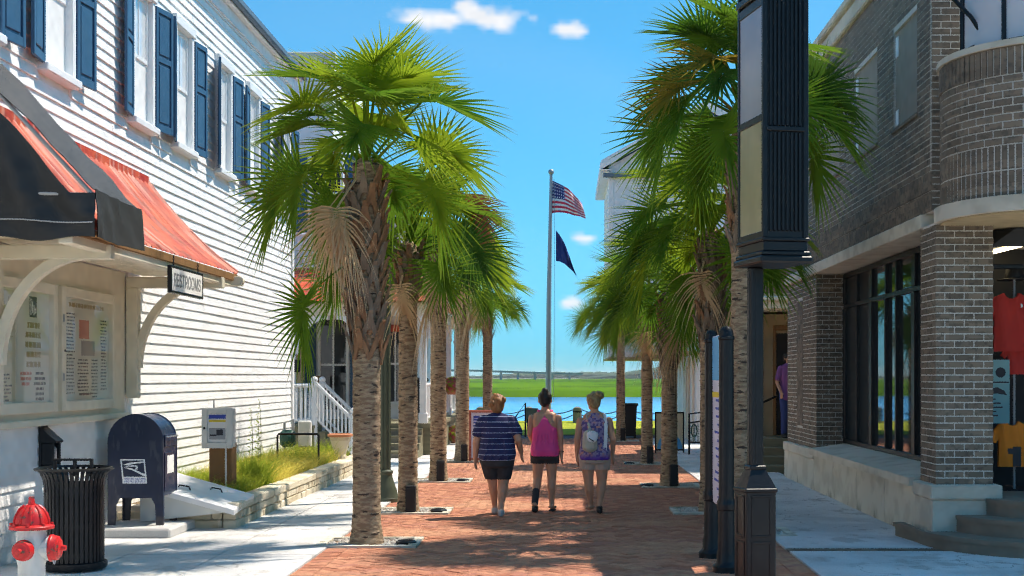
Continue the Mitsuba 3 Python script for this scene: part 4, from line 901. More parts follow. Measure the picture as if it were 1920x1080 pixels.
V = [(-9, ry0, rz0), (EX, ry0, rz0), (-3.95, ry1, rz1), (-9, ry1, rz1), (EX, 40.6, rz0), (-3.95, 40.6, rz1)]
put('porch_roof', thick(trimesh.Trimesh(V, [(0, 1, 2), (0, 2, 3), (1, 4, 5), (1, 5, 2)], process=False), .03), 'red_metal', ph)
for k in range(14):
    x = -8.9 + k * .42; top = HY if x < -3.95 else HY
    if x < -3.5: put('roof_seam', tube([(x, ry0 + .02, rz0 + .03), (x, ry1 - .02, rz1 + .03)] if x < -3.95 else [(x, ry0 + .02, rz0 + .03), (x, ry0 + (EX - x) / (EX + 3.95) * (ry1 - ry0), rz0 + (EX - x) / (EX + 3.95) * (rz1 - rz0) + .03)], .014, 6), 'red_metal', ph)
put('beam', cat([cbox(-9, EX - .08, 30.82, 30.98, 3.12, 3.39), cbox(EX - .22, EX - .08, 30.99, 40.5, 3.12, 3.39)]), 'cream_paint', ph)
put('ceiling', box(-9, EX - .23, 30.99, HY - .11, 3.36, 3.385), 'cream_paint', ph)
for (x, y) in [(-6.12, 30.9), (-4.62, 30.9), (EX - .15, 30.9), (EX - .15, 34.2), (EX - .15, 37.4), (EX - .15, 40.3)]:
    c = put('column', cat([cbox(x - .075, x + .075, y - .075, y + .075, .72, 3.12, .012), cbox(x - .10, x + .10, y - .10, y + .10, .721, .95, .012), cbox(x - .10, x + .10, y - .10, y + .10, 2.72, 2.80, .012)]), 'white_paint', ph)
    for s in ((1,) if x < -6 else (-1, 1)):
        if y > 31: continue
        th = np.linspace(0, PI / 2, 12); R_ = .72 if x < -6 else .42
        put('bracket', cat([strip([(x + s * (.08 + R_ * (1 - math.cos(a))), y, 3.12 - R_ * 1.2 * (1 - math.sin(a))) for a in th], [(0, 1, 0)] * 12, .06, .16), cbox(x + s * .24 - .05, x + s * .24 + .05, y - .03, y + .03, 2.62, 2.74, .02), cbox(x + s * (.16) - .09, x + s * .16 + .09, y - .028, y + .028, 2.76, 3.119, .01)]), 'white_paint', c)
put('porch_wall', cat([box(-6.9, -6.28, 33.0, 33.1, .72, 3.3)]), 'tan_stucco', ph)
put('post_lamp', cat([cbox(-6.08, -5.92, 30.74, 30.82, 1.86, 2.14, .02)]), 'black_paint', ph)
put('house_plaque', cbox(-5.98, -5.78, 32.9, 32.94, 1.5, 1.78, .01), 'wood_post', ph)
def railing(p0, p1, z0, z1, n, par, slope=0.0):
    p0, p1 = np.array(p0, float), np.array(p1, float)
    def at(t, h): q = p0 + (p1 - p0) * t; return (q[0], q[1], q[2] + h)
    r_ = put('railing', cat([tube([at(0, z1), at(1, z1)], .038, 8), tube([at(0, z0), at(1, z0)], .028, 6)]), 'white_paint', par)
    for i in range(n):
        t = (i + .5) / n; put('baluster', tube([at(t, z0), at(t, z1)], .018, 6), 'white_paint', r_)
railing((-6.05, 30.9, .72), (-5.45, 30.9, .72), .10, .86, 6, ph)
put('landing', cat([box(-6.3, -5.42, 29.7, 30.84, 0, .66), cbox(-6.32, -5.40, 29.68, 30.84, .66, .715, .008)]), 'deck_wood', ph)
for yy in (29.78, 30.72):
    railing((-5.36, yy, .74), (-4.62, yy, .02), .10, .84, 9, ph)
    for x, z0_, z1_ in ((-5.42, .0, 1.62), (-4.58, .0, .95)): put('newel_post', cat([cbox(x - .055, x + .055, yy - .055, yy + .055, z0_, z1_, .01), mv(trimesh.creation.icosphere(3, .075), x, yy, z1_ + .07), cbox(x - .07, x + .07, yy - .07, yy + .07, z1_ - .02, z1_ + .015, .008)]), 'white_paint', ph)
for k in range(4): put('step', cbox(-5.40 + .2 * k, -5.40 + .2 * (k + 1), 29.84, 30.66, 0, .57 - .14 * k, .008), 'deck_wood', ph)
railing((-6.25, 29.78, .72), (-5.48, 29.78, .72), .10, .84, 8, ph)
railing((EX - .15, 31.0, .72), (EX - .15, 34.1, .72), .10, .86, 16, ph); railing((EX - .15, 34.3, .72), (EX - .15, 40.2, .72), .10, .86, 28, ph)
railing((-7.6, 33.2, 4.30), (-4.0, 33.2, 4.30), .08, .86, 26, ph)
for x in (-7.6, -5.8, -4.0): put('balcony_post', cbox(x - .06, x + .06, 33.14, 33.26, 4.1, 5.25), 'white_paint', ph)
# things on and by the porch
cab = thing('covered_cabinet', 'black cabinet standing on the porch behind the second left palm', 'cabinet')
put('body', cbox(-3.80, -3.34, 32.6, 33.3, .72, 1.62, .03), 'black_canvas', cab); put('lid', cbox(-3.84, -3.31, 32.56, 33.34, 1.62, 1.74, .05), 'black_paint', cab); put('door_line', cat([cbox(-3.575, -3.565, 32.59, 32.6, .78, 1.55, .002)]), 'galv', cab)
def flowers(name, label, x, y, z, r_, n, hang):
    t = thing(name, label, 'flower basket' if hang else 'flower pot'); r = np.random.default_rng(n)
    put('pot', mv(lathe([(0, -.16), (r_ * .5, -.16), (r_ * .75, .0), (r_ * .8, .02), (0, .02)], 18), x, y, z), 'terracotta' if not hang else 'black_rubber', t, smooth=30)
    V, F = [], []
    W, G_ = [], []
    for i in range(n):
        u = r.normal(0, 1, 3); u /= np.linalg.norm(u); c = np.array([x, y, z + .1]) + u * np.array([r_, r_, r_ * .85]) * r.uniform(.55, 1.05); s = r.uniform(.02, .045); a = r.normal(0, 1, 3); b = np.cross(u, a); a = np.cross(b, u); a /= np.linalg.norm(a); b /= np.linalg.norm(b)
        (V if i % 2 else W).append([c + a * s, c + b * s, c - a * s, c - b * s])
    for nm, Q, m in (('blossoms', V, 'petal_red'), ('leaves', W, 'grass_green')):
        Q = np.array(Q); k = len(Q); put(nm, (Q.reshape(-1, 3), (np.array([(0, 1, 2), (0, 2, 3)])[None] + 4 * np.arange(k)[:, None, None]).reshape(-1, 3)), m, t, kind='stuff')
    if hang: put('hanger', cat([tube([(x + r_ * .7 * math.cos(a), y + r_ * .7 * math.sin(a), z + .02), (x, y, z + .9)], .005, 5) for a in (0, 2.1, 4.2)]), 'black_paint', t)
flowers('flower_basket', 'round basket of dark red flowers on the side porch rail', -3.02, 36.6, 1.45, .26, 900, False)
flowers('flower_pot', 'pot of dark red flowers low beside the side porch', -2.86, 35.9, .2, .27, 900, False)
flowers('flower_basket', 'second basket of red flowers farther along the side porch rail', -3.02, 39.2, 1.5, .24, 700, False)
# pink board
bd = thing('menu_board', 'pinkish white notice board in a dark red frame beside the fourth left palm', 'notice board')
put('board', cbox(-1.98, -1.42, 28.60, 28.63, .08, 1.02, .006), 'panel_lavender', bd)
put('frame', cat([cbox(-2.02, -1.38, 28.58, 28.65, 1.02, 1.07), cbox(-2.02, -1.98, 28.58, 28.65, 0, 1.02), cbox(-1.42, -1.38, 28.58, 28.65, 0, 1.02), cbox(-1.979, -1.421, 28.581, 28.649, .03, .08)]), 'rust_metal', bd)
r = np.random.default_rng(8)
put('print', cat([box(-1.93, -1.93 + r.uniform(.16, .45) * (1 if i % 2 else .8), 28.5985, 28.5995, .95 - i * .062 - (.035 if i else .05), .95 - i * .062) for i in range(12)]), 'ink_blue', bd)

# ------------------------------------------------------------------ flagpole and flags
fp = thing('flagpole', 'tall grey flagpole with a round finial at the lawn, carrying two flags', 'flagpole')
fx, fy = -.646, 48.0
put('pole', tube([(fx, fy, -.1), (fx + .02, fy, 4.2), (fx + .10, fy, 8.75)], [.105, .085, .05], 16), 'galv', fp, smooth=40); put('finial', mv(trimesh.creation.icosphere(3, .10), fx + .10, fy, 8.85), 'galv', fp, smooth=True)
put('halyard', tube([(fx + .19, fy - .02, .9), (fx + .22, fy - .02, 5.0), (fx + .20, fy - .02, 8.6)], .008, 5), 'galv', fp)
def flag(name, label, m, x, z_top, hoist, fly, d0, d1, amp, fold):
    nu, nv = 60, 30; V, UV, F = [], [], []
    for i in range(nu):
        u = i / (nu - 1)
        for j in range(nv):
            v = j / (nv - 1)
            px = x + fly * (u * d0[0] + .0) - .10 * u * (1 - v) * fly * fold
            pz = z_top - hoist * v * (1 - .42 * fold * u) + fly * d0[1] * u + fly * d1 * u * u * (1 - .3 * v)
            py = fy + amp * math.sin(9 * u + 2.2 * v) * (.25 + u) + .08 * math.sin(20 * u - 5 * v) * u * fold
            V.append((px, py, pz)); UV.append((u, 1 - v))
    for i in range(nu - 1):
        for j in range(nv - 1):
            a = i * nv + j; F += [(a, a + nv, a + nv + 1), (a, a + nv + 1, a + 1)]
    put(name, (V, F), m, smooth=True, uv=np.array(UV), label=label, cat='flag')
flag('flag', 'red and white striped flag with a starry blue corner at the pole top', 'flag_cloth', fx + .13, 8.55, 1.12, 1.5, (.78, -.20), -.32, .14, .9)
flag('flag', 'plain dark blue flag drooping below the striped one', 'flag_navy', fx + .27, 6.82, 1.05, 1.3, (.56, -.42), -.55, .12, 1.1)

# ------------------------------------------------------------------ river edge: piles with chains, rail, bin, panel, bridge, trees
bx_ = [-5.2, -3.3, -1.45, .40, 2.25, 4.1]
lab = ['leftmost weathered pile post of the chain fence at the river', 'second pile post from the left at the river edge', 'weathered pile post right of the grey panel at the river', 'grey green pile post in the middle of the chain fence, right of the flagpole', 'pile post right of the dark bin at the river edge', 'rightmost pile post of the chain fence at the river']
for x, l in zip(bx_, lab):
    t = thing('pile_post', l, 'post', 'wooden piles of the chain fence along the river'); put('post', mv(lathe([(.0, -.2), (.17, -.2), (.165, .52), (.15, .57), (.05, .62), (0, .62)], 16), x, 53, 0), 'grey_wood', t, smooth=30); put('collar', mv(lathe([(.168, .40), (.18, .40), (.18, .46), (.168, .46)], 16), x, 53, 0), 'black_paint', t)
for i, (a, b) in enumerate(zip(bx_[:-1], bx_[1:])):
    t = thing('chain', f'sagging double chain between the {["first and second", "second and third", "third and fourth", "fourth and fifth", "fifth and sixth"][i]} river piles from the left', 'chain', 'chains of the river fence')
    for zt, sg in ((.50, .16), (.30, .2)):
        put('strand', tube([(a + .17 + (b - a - .34) * u, 53, zt - sg * 4 * u * (1 - u)) for u in np.linspace(0, 1, 14)], .022, 6), 'shutter_blue', t)
hr = thing('handrail', 'black sloping handrail at the end of the brick paving, behind the striped shirt', 'handrail')
put('rail', tube([(-1.55, 41, .52), (-1.23, 41, .98), (-1.23, 41, -.02)], .025, 8), 'black_paint', hr, smooth=40); put('post', tube([(-1.55, 41, -.02), (-1.55, 41, .56)], .03, 8), 'black_paint', hr)
ip = thing('display_panel', 'brown grey display panel on two legs behind the pink shirt', 'display panel')
put('panel', cbox(-1.34, -.94, 45, 45.05, .38, .74, .01), 'grey_wood', ip); put('legs', cat([cbox(-1.30, -1.24, 45.0, 45.05, -.05, .38), cbox(-1.04, -.98, 45.0, 45.05, -.05, .38)]), 'black_paint', ip)
wb = thing('wheelie_bin', 'dark wheeled bin standing behind the farthest right palm', 'bin')
put('body', trimesh.convex.convex_hull([(1.62, 40.0, .05), (1.98, 40.0, .05), (1.62, 40.45, .05), (1.98, 40.45, .05), (1.56, 39.95, .92), (2.02, 39.95, .92), (1.56, 40.5, .92), (2.02, 40.5, .92)]), 'black_rubber', wb)
put('lid', cbox(1.54, 2.06, 39.93, 40.55, .92, .99, .02), 'black_paint', wb)
for x in (1.6, 1.98): put('wheel', mv(rot(lathe([(0, -.03), (.09, -.03), (.09, .03), (0, .03)], 16), 90, (0, 1, 0)), x, 40.5, .07), 'black_rubber', wb)
br = thing('bridge', 'long low bridge on thin piers crossing the marsh on the left horizon', 'bridge')
BYD = 1050.0
def bz(x): return 6.0 - 2.6 * np.clip((x + 75) / 75, 0, 1)
xs = np.linspace(-190, 12, 24)
put('deck', cat([trimesh.convex.convex_hull([(a, BYD - 3, bz(a)), (b, BYD - 3, bz(b)), (a, BYD + 3, bz(a)), (b, BYD + 3, bz(b)), (a, BYD - 3, bz(a) + .7), (b, BYD - 3, bz(b) + .7), (a, BYD + 3, bz(a) + .7), (b, BYD + 3, bz(b) + .7)]) for a, b in zip(xs[:-1], xs[1:])]), 'bridge_concrete', br)
put('parapet', cat([trimesh.convex.convex_hull([(a, BYD - 3, bz(a) + .7), (b, BYD - 3, bz(b) + .7), (a, BYD - 2.7, bz(a) + .7), (b, BYD - 2.7, bz(b) + .7), (a, BYD - 3, bz(a) + 1.5), (b, BYD - 3, bz(b) + 1.5), (a, BYD - 2.7, bz(a) + 1.5), (b, BYD - 2.7, bz(b) + 1.5)]) for a, b in zip(xs[:-1], xs[1:])]), 'bridge_concrete', br)
for x in np.arange(-180, 10, 13.0): put('pier', cbox(x - .8, x + .8, BYD - 2.2, BYD + 2.2, -2, bz(x), .05), 'bridge_concrete', br)
def treeline(seed, Y, x0, x1, h0, n):
    xs = np.linspace(x0, x1, n); q = np.stack([xs * .02, xs * 0, xs * 0], -1)
    h = h0 * np.clip((xs - x0) / 130, .12, 1) * np.clip((x1 - xs) / 130, .12, 1) * np.clip(.35 + (xs - Y * -.06) / (Y * .10), .3, 1) * (.25 + 1.1 * np.clip(meshkit.fbm(q * .35, 3, seed) - .15, 0, 1) + .25 * meshkit.fbm(q * 5, 3, seed + 1)); V, F = [], []
    for i, (x, hh) in enumerate(zip(xs, h)):
        for j, t in enumerate(np.linspace(0, 1, 5)): V.append((x, Y + 60 * t * t - 20 * math.sin(t * 3), -1 + (hh + 1) * math.sin(t * PI / 2)))
    for i in range(n - 1):
        for j in range(4):
            a = i * 5 + j; F += [(a, a + 5, a + 6), (a, a + 6, a + 1)]
    return trimesh.Trimesh(V, F, process=False)
put('far_trees', cat([treeline(4, 2600, -1200, 1400, 21, 900), treeline(9, 2200, 20, 600, 19, 400)]), 'far_trees', kind='stuff', smooth=True, label='hazy blue green woods along the far shore')
# ------------------------------------------------------------------ dark brick building on the right
bb = thing('brick_building', 'dark brown brick corner building with limestone bands and a rounded balcony on the right', 'building')
RX = 3.85
near_bricks, far_bricks = [], []     # (matrix, length, height)
BL, BHt, JN = .19, .059, .0125
def frame(o, u, n):
    u, n = np.array(u, float), np.array(n, float); m = np.eye(4); m[:3, 0] = u; m[:3, 1] = -n; m[:3, 2] = (0, 0, 1); m[:3, 3] = o; return m
def brick_face(o, u, n, W, z0, z1, out, holes=(), soldier=False):
    bl, bh = (BHt, BL) if soldier else (BL, BHt)
    rows = max(1, round((z1 - z0) / (bh + JN))); ph_ = (z1 - z0) / rows; r_ = 0
    for i in range(rows):
        z = z0 + i * ph_; q = 0 if (i % 2 == 0 or soldier) else -(bl + JN) / 2
        while q < W - .02:
            a, b = max(q, 0), min(q + bl, W)
            segs = [(a, b)]
            for h0, h1, hz0, hz1 in holes:
                if z + ph_ > hz0 + .01 and z < hz1 - .01:
                    segs = [s for a_, b_ in segs for s in ((a_, min(b_, h0)), (max(a_, h1), b_)) if s[1] - s[0] > .015]
            for a_, b_ in segs:
                if b_ - a_ > .02:
                    p = np.array(o, float) + np.array(u) * (a_ + b_) / 2 + np.array([0, 0, z + ph_ / 2]) + np.array(n) * rng.normal(0, .0012)
                    out.append((frame(p, u, n), b_ - a_, ph_ - JN))
            q += bl + JN
# near pier
brick_face((3.83, 14.4, 0), (1, 0, 0), (0, -1, 0), .60, .63, 3.34, near_bricks)
brick_face((3.83, 15.02, 0), (0, -1, 0), (-1, 0, 0), .62, .63, 3.34, near_bricks)
# balcony drum
DC, DR = np.array([5.03, 14.2]), 1.17
def drum_rows(z0, z1, soldier, out):
    bl, bh = (BHt, BL) if soldier else (BL, BHt)
    rows = max(1, round((z1 - z0) / (bh + JN))); ph_ = (z1 - z0) / rows; k = int(DR * 2 * PI / (bl + JN)); st = 2 * PI / k
    for i in range(rows):
        for j in range(k):
            a = j * st + (st / 2 if i % 2 and not soldier else 0)
            if not (PI * .93 < a < PI * 1.75): continue
            n = np.array([math.cos(a), math.sin(a), 0]); u = np.array([-n[1], n[0], 0])
            out.append((frame((DC[0] + n[0] * (DR + (.012 if soldier and z1 > 4.9 else 0)), DC[1] + n[1] * DR, z0 + (i + .5) * ph_), u, n), bl - .004, ph_ - JN))
drum_near = []
drum_rows(3.99, 4.66, False, drum_near); drum_far = []
drum_rows(3.5, 3.99, True, drum_far); drum_rows(4.66, 4.93, True, drum_far)
# the long wall, its soldier band, the pilaster strip, the far pier
brick_face((RX, 24.2, 0), (0, -1, 0), (-1, 0, 0), 9.5, 3.93, 6.5, far_bricks, holes=[(24.2 - 16.36, 24.2 - 15.25, 4.66, 5.80), (24.2 - 18.6, 24.2 - 17.2, 4.66, 5.80), (24.2 - 21.0, 24.2 - 19.6, 4.66, 5.80)])
brick_face((RX - .012, 24.2, 0), (0, -1, 0), (-1, 0, 0), 9.58, 3.5, 3.93, far_bricks, soldier=True)
brick_face((RX, 14.62, 0), (1, 0, 0), (0, -1, 0), .30, 3.5, 7.0, far_bricks)
brick_face((3.85, 21.4, 0), (1, 0, 0), (0, -1, 0), .46, .63, 3.34, far_bricks)
brick_face((3.85, 24.2, 0), (0, -1, 0), (-1, 0, 0), 2.8, .63, 3.34, far_bricks, holes=[(1.0, 1.55, .95, 3.0)])
BRK = {}
def unit_brick(): return cbox(-.5, .5, -.0, .1, -.5, .5, .0)
UB = box(-.5, .5, 0, .03, -.5, .5); UBv, UBf = np.array(UB.vertices), np.array(UB.faces)
def flat(lst):
    V = []
    for m, L, H in lst:
        v = UBv * np.array([L, 1, H]); V.append(v @ m[:3, :3].T + m[:3, 3])
    V = np.array(V); k = len(V)
    return (V.reshape(-1, 3), (UBf[None] + 8 * np.arange(k)[:, None, None]).reshape(-1, 3))
UBC = P(cbox(-.5, .5, 0, .03, -.5, .5, .004))
def flat_parts(lst, limit):
    for m, L, H in lst[:limit]:
        mm = m.copy(); mm[:3, 0] *= L; mm[:3, 2] *= H
        put('brick', UBC, 'brick_dark', bb, tw=T(mm))
    return lst[limit:]
drum_vis = sorted(drum_near, key=lambda q: q[0][1, 3])
left = flat_parts(near_bricks, 230) + flat_parts([q for q in drum_near if q[0][0, 3] < 4.7], 70)[0:] + [q for q in drum_near if q[0][0, 3] >= 4.7]
put('bricks', flat(left + drum_far + far_bricks), 'brick_dark', bb, kind='stuff')
# mortar backing
ring = lambda r: Polygon([(DC[0] + r * math.cos(a), DC[1] + r * math.sin(a)) for a in np.linspace(0, 2 * PI, 72, endpoint=False)])
# openings left in the backing for the upper windows
def wall_with_holes(x0, x1, y0, y1, z0, z1, holes):
    g = sbox(y0, z0, y1, z1)
    for h in holes: g = g.difference(sbox(*h))
    return yz(prism(g, x1 - x0), x0)
UPW = [(15.25, 4.66, 16.36, 5.80), (17.2, 4.66, 18.6, 5.80), (19.6, 4.66, 21.0, 5.80)]
put('wall', cat([wall_with_holes(RX + .005, RX + .30, 14.625, 24.19, 3.5, 6.5, UPW), box(RX + .3, 7.5, 15.2, 24.19, 3.36, 6.75), box(RX + .005, RX + .35, 14.624, 14.9, 6.5, 7.0),
                 box(3.835, 4.425, 14.405, 15.01, .6, 3.36), box(3.855, 4.6, 21.405, 24.19, .6, 3.36), box(4.36, 7.5, 16.1, 24.0, 0, 3.36),
                 mv(prism(ring(DR - .005).difference(ring(DR - .14)), 1.42), 0, 0, 3.505)]), 'mortar', bb)
slot = put('recess', box(3.847, 3.8548, 22.65, 23.2, .95, 3.0), 'brick_dark', bb)
put('stone_band', cat([cbox(RX - .05, RX + .4, 14.9, 24.25, 3.34, 3.497, .01), mv(prism(ring(DR + .06), .15), 0, 0, 3.345)]), 'limestone', bb, smooth=25)
put('balcony_cap', mv(prism(ring(DR + .035).difference(ring(DR - .18)), .06), 0, 0, 4.935), 'limestone', bb, smooth=25)
put('balcony_soffit', mv(prism(ring(DR + .0), .02), 0, 0, 3.322), 'tan_stucco', bb)
put('cornice', cat([cbox(RX - .06, RX + .35, 14.88, 24.26, 6.5, 6.72, .02), cbox(RX - .12, RX + .4, 14.86, 24.32, 6.722, 6.84, .02)]), 'limestone', bb)
put('pier_base', cat([cbox(3.78, 4.47, 14.34, 15.06, -.02, .48, .01), ]), 'limestone', bb); put('pier_cap', cbox(3.755, 4.50, 14.31, 15.08, .482, .632, .014), 'limestone', bb)
put('pier_base', cat([cbox(3.80, 4.36, 21.35, 24.25, -.02, .48, .01)]), 'limestone', bb); put('pier_cap', cbox(3.78, 4.36, 21.33, 24.27, .482, .632, .014), 'limestone', bb)
for k, (a, b) in enumerate([(15.065, 16.6), (16.605, 18.2), (18.205, 19.8), (19.805, 21.345)]):
    put('base_block', cbox(3.80, 4.30, a, b, -.02, .56, .008), 'limestone', bb)
for a, b in [(15.09, 17.2), (17.205, 19.3), (19.305, 21.32)]:
    put('sill_slab', trimesh.convex.convex_hull([(3.72, y, z) for y in (a, b) for z in (.565, .655)] + [(4.3, y, z) for y in (a, b) for z in (.565, .735)]), 'limestone', bb)
# shop window
WXP = 4.30
w = put('window', cat([cbox(WXP - .04, WXP + .05, 15.0, 21.4, .735, .80, .006), cbox(WXP - .04, WXP + .05, 15.0, 21.4, 3.26, 3.335, .006), cbox(WXP - .03, WXP + .05, 15.0, 21.4, 2.80, 2.87, .006)]), 'black_paint', bb)
for y, t_ in ((15.05, .06), (16.1, .035), (17.05, .08), (17.95, .035), (18.55, .035), (19.45, .08), (20.4, .035), (21.33, .07)):
    put('mullion', cat([cbox(WXP - .05, WXP + .049, y - t_, y + t_, .801, 2.799, .005), cbox(WXP - .045, WXP + .049, y - t_, y + t_, 2.871, 3.259, .005)]), 'black_paint', w)
for a, b in ((15.1, 17.0), (17.1, 19.4), (19.5, 21.3)):
    put('pane', box(WXP + .0, WXP + .006, a, b, .80, 2.80), 'tinted_glass', w); put('pane', box(WXP + .0, WXP + .006, a, b, 2.87, 3.26), 'tinted_glass', w)
for y0, z0, y1, z1 in UPW:      # bricked up window openings
    f = put('window', box(RX + .035, RX + .06, y0, y1, z0, z1), 'infill', bb)
    put('sill', cbox(RX - .02, RX + .1, y0 - .03, y1 + .03, z0 - .05, z0 - .001, .008), 'brick_dark', f)
    for za, zb in ((z0 + .04, z0 + .22), (z1 - .3, z1 - .06)): put('louvre', cbox(RX + .02, RX + .034, y1 - .16, y1 - .02, za, zb, .006), 'window_frame', f)
    put('spandrel', cbox(RX + .02, RX + .034, y0 + .02, y1 - .3, z0 + .02, z0 + .30, .006), 'infill', f)
# balcony enclosure
be = thing('balcony_screen', 'pale clear vinyl screens with black frames closing the rounded balcony', 'balcony screen')
for a0, a1 in ((PI * 1.02, PI * 1.22), (PI * 1.225, PI * 1.42), (PI * 1.425, PI * 1.62)):
    pts = [(DC[0] + .98 * math.cos(a), DC[1] + .98 * math.sin(a)) for a in np.linspace(a0, a1, 12)]
    V = np.array([(x, y, z) for x, y in pts for z in (5.02, 7.2)]); F = []
    for i in range(11): F += [(2 * i, 2 * i + 2, 2 * i + 3), (2 * i, 2 * i + 3, 2 * i + 1)]
    put('screen', thick(trimesh.Trimesh(V, F, process=False), .008), 'frosted', be, smooth=40)
    for a in (a0,): put('post', tube([(DC[0] + 1.0 * math.cos(a), DC[1] + 1.0 * math.sin(a), z) for z in (4.96, 7.2)], .024, 8), 'black_paint', be)
put('rail', tube([(DC[0] + 1.0 * math.cos(a), DC[1] + 1.0 * math.sin(a), 5.03) for a in np.linspace(PI * 1.0, PI * 1.7, 24)], .022, 8), 'black_paint', be)
put('awning_arm', tube([(3.90, 14.05, 5.60), (4.05, 13.9, 5.36), (4.17, 13.85, 5.14), (4.16, 13.87, 5.10), (3.92, 14.1, 4.99)], .022, 8), 'black_paint', be)
# curved steps
st = thing('curved_steps', 'three curved stone steps at the corner shop entrance beside the brick pier', 'steps')
for k, (r_, z0, z1) in enumerate([(1.40, -.02, .16), (1.08, .16, .33), (.78, .33, .5)]):
    g = Polygon([(5.08 + r_ * math.cos(a), 14.5 + r_ * math.sin(a)) for a in np.linspace(PI * .98, PI * 2.02, 50)] + [(6.8, 15.2), (3.6, 15.2)]).difference(sbox(3.7, 14.30, 4.505, 15.4))
    if hasattr(g, 'geoms'): g = max(g.geoms, key=lambda q: q.area)
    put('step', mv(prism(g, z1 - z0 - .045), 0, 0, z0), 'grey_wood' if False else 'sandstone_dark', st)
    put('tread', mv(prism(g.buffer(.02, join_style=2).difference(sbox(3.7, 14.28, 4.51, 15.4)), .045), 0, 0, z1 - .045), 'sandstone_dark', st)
# shop inside
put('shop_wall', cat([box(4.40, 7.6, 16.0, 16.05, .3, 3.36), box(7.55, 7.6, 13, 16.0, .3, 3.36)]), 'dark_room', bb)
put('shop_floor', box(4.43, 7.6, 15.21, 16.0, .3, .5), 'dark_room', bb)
put('shop_window', cat([cbox(4.43, 7.5, 15.10, 15.18, 3.2, 3.32, .005), cbox(4.43, 4.50, 15.10, 15.18, .5, 3.2, .005), cbox(4.5, 7.5, 15.101, 15.179, 2.93, 2.98, .005)]), 'black_paint', bb)
put('shop_ceiling', box(4.43, 7.6, 15.2, 16, 3.22, 3.32), 'cream_paint', bb)
cn = thing('door_canopy', 'black fabric canopy edge over the shop entrance', 'canopy')
put('cloth', trimesh.convex.convex_hull([(4.45, 14.85, 3.31), (6.8, 14.7, 3.31), (4.45, 14.6, 3.12), (6.8, 14.3, 3.12), (4.7, 14.5, 3.31)]), 'black_canvas', cn)
lt = thing('ceiling_tube_light', 'lit tube light under the shop ceiling', 'tube light')
scene[uniq(lt + '__tube')] = {**mikit.ply(rot(cbox(4.42, 5.3, 15.62, 15.72, 3.04, 3.09, .01), -14, (0, 1, 0), (4.42, 15.6, 3.04)), 'material_cream_paint'), 'emitter': {'type': 'area', 'radiance': rgb((1.3, 1.05, .6))}}
put('housing', rot(cbox(4.42, 5.3, 15.6, 15.74, 3.095, 3.15, .01), -14, (0, 1, 0), (4.42, 15.6, 3.04)), 'galv', lt)
def tshirt(name, label, m, cx, y, ztop, s, cat_='T-shirt', mark=None):
    g = Polygon([(-.09, 0), (.09, 0), (.20, -.05), (.34, -.26), (.24, -.33), (.19, -.25), (.20, -.68), (-.20, -.68), (-.19, -.25), (-.24, -.33), (-.34, -.26), (-.20, -.05)]).difference(Point(0, .02).buffer(.085))
    q = prism(g.segmentize(.05), .07); q = trimesh.remesh.subdivide_to_size(q.vertices, q.faces, .05); v = np.array(q[0]); v[:, 2] += .03 * np.cos(v[:, 0] * 8) + .012 * np.sin(v[:, 0] * 30 + v[:, 1] * 4)
    v *= s; k = uniq(name); q = trimesh.Trimesh(v, q[1], process=False); _used.discard(k)
    k = put(name, mv(xz(q, y), cx, 0, ztop), m, label=label, cat=cat_)
    if mark: put('print', mv(xz(mark, y - .075 * s - .02), cx, 0, ztop), 'paper_white' if m == 'cloth_red' else 'ink', k)
    return k
tshirt('t_shirt', 'red T-shirt hanging uppermost in the corner shop window', 'cloth_red', 4.93, 15.45, 2.68, .95, mark=mv(prism(Point(.1, -.14).buffer(.022), .002), 0, 0, 0))
tshirt('t_shirt', 'second red shirt hanging just below the upper one in the shop window', 'cloth_red', 5.02, 15.52, 2.12, .5)
tshirt('t_shirt', 'orange child T-shirt with dark print low in the shop window', 'cloth_orange', 4.93, 15.40, 1.26, .74, mark=cat([mv(prism(sbox(.0, -.5, .09, -.28), .002), 0, 0, 0), mv(prism(sbox(-.06, -.36, .0, -.30), .002), 0, 0, 0)]))
ps = thing('window_poster', 'blue green poster with two dark emblems in the shop window between the shirts', 'poster')
put('sheet', cbox(4.52, 4.86, 15.22, 15.226, 1.24, 1.94, .001), 'poster_teal', ps)
put('emblem', cat([xz(prism(Point(4.76, 1.80).buffer(.055), .002), 15.2185), xz(prism(Polygon([(4.60, 1.56), (4.66, 1.62), (4.72, 1.64), (4.80, 1.60), (4.83, 1.55), (4.72, 1.57)]), .002), 15.2185), xz(prism(sbox(4.53, 1.685, 4.85, 1.70), .002), 15.2185)]), 'ink', ps)
put('print', cat([box(4.57, 4.57 + .22 * (.6 + .4 * math.sin(i * 2.2) ** 2), 15.217, 15.2185, 1.50 - i * .045, 1.515 - i * .045) for i in range(5)]), 'ink', ps)
mh = thing('mannequin_head', 'dark hat on a stand above the red shirt in the shop window', 'hat')
put('crown', mv(lathe([(.10, 0), (.105, .04), (.09, .11), (.05, .14), (0, .145)], 20), 5.0, 15.5, 2.90 - .05), 'black_canvas', mh, smooth=40); put('brim', mv(lathe([(.0, -.004), (.18, -.02), (.185, -.012), (.1, .006), (0, .006)], 24), 5.0, 15.5, 2.85), 'black_canvas', mh, smooth=40)
put('stand', tube([(5.0, 15.5, .5), (5.0, 15.5, 2.85)], .015, 8), 'galv', mh)

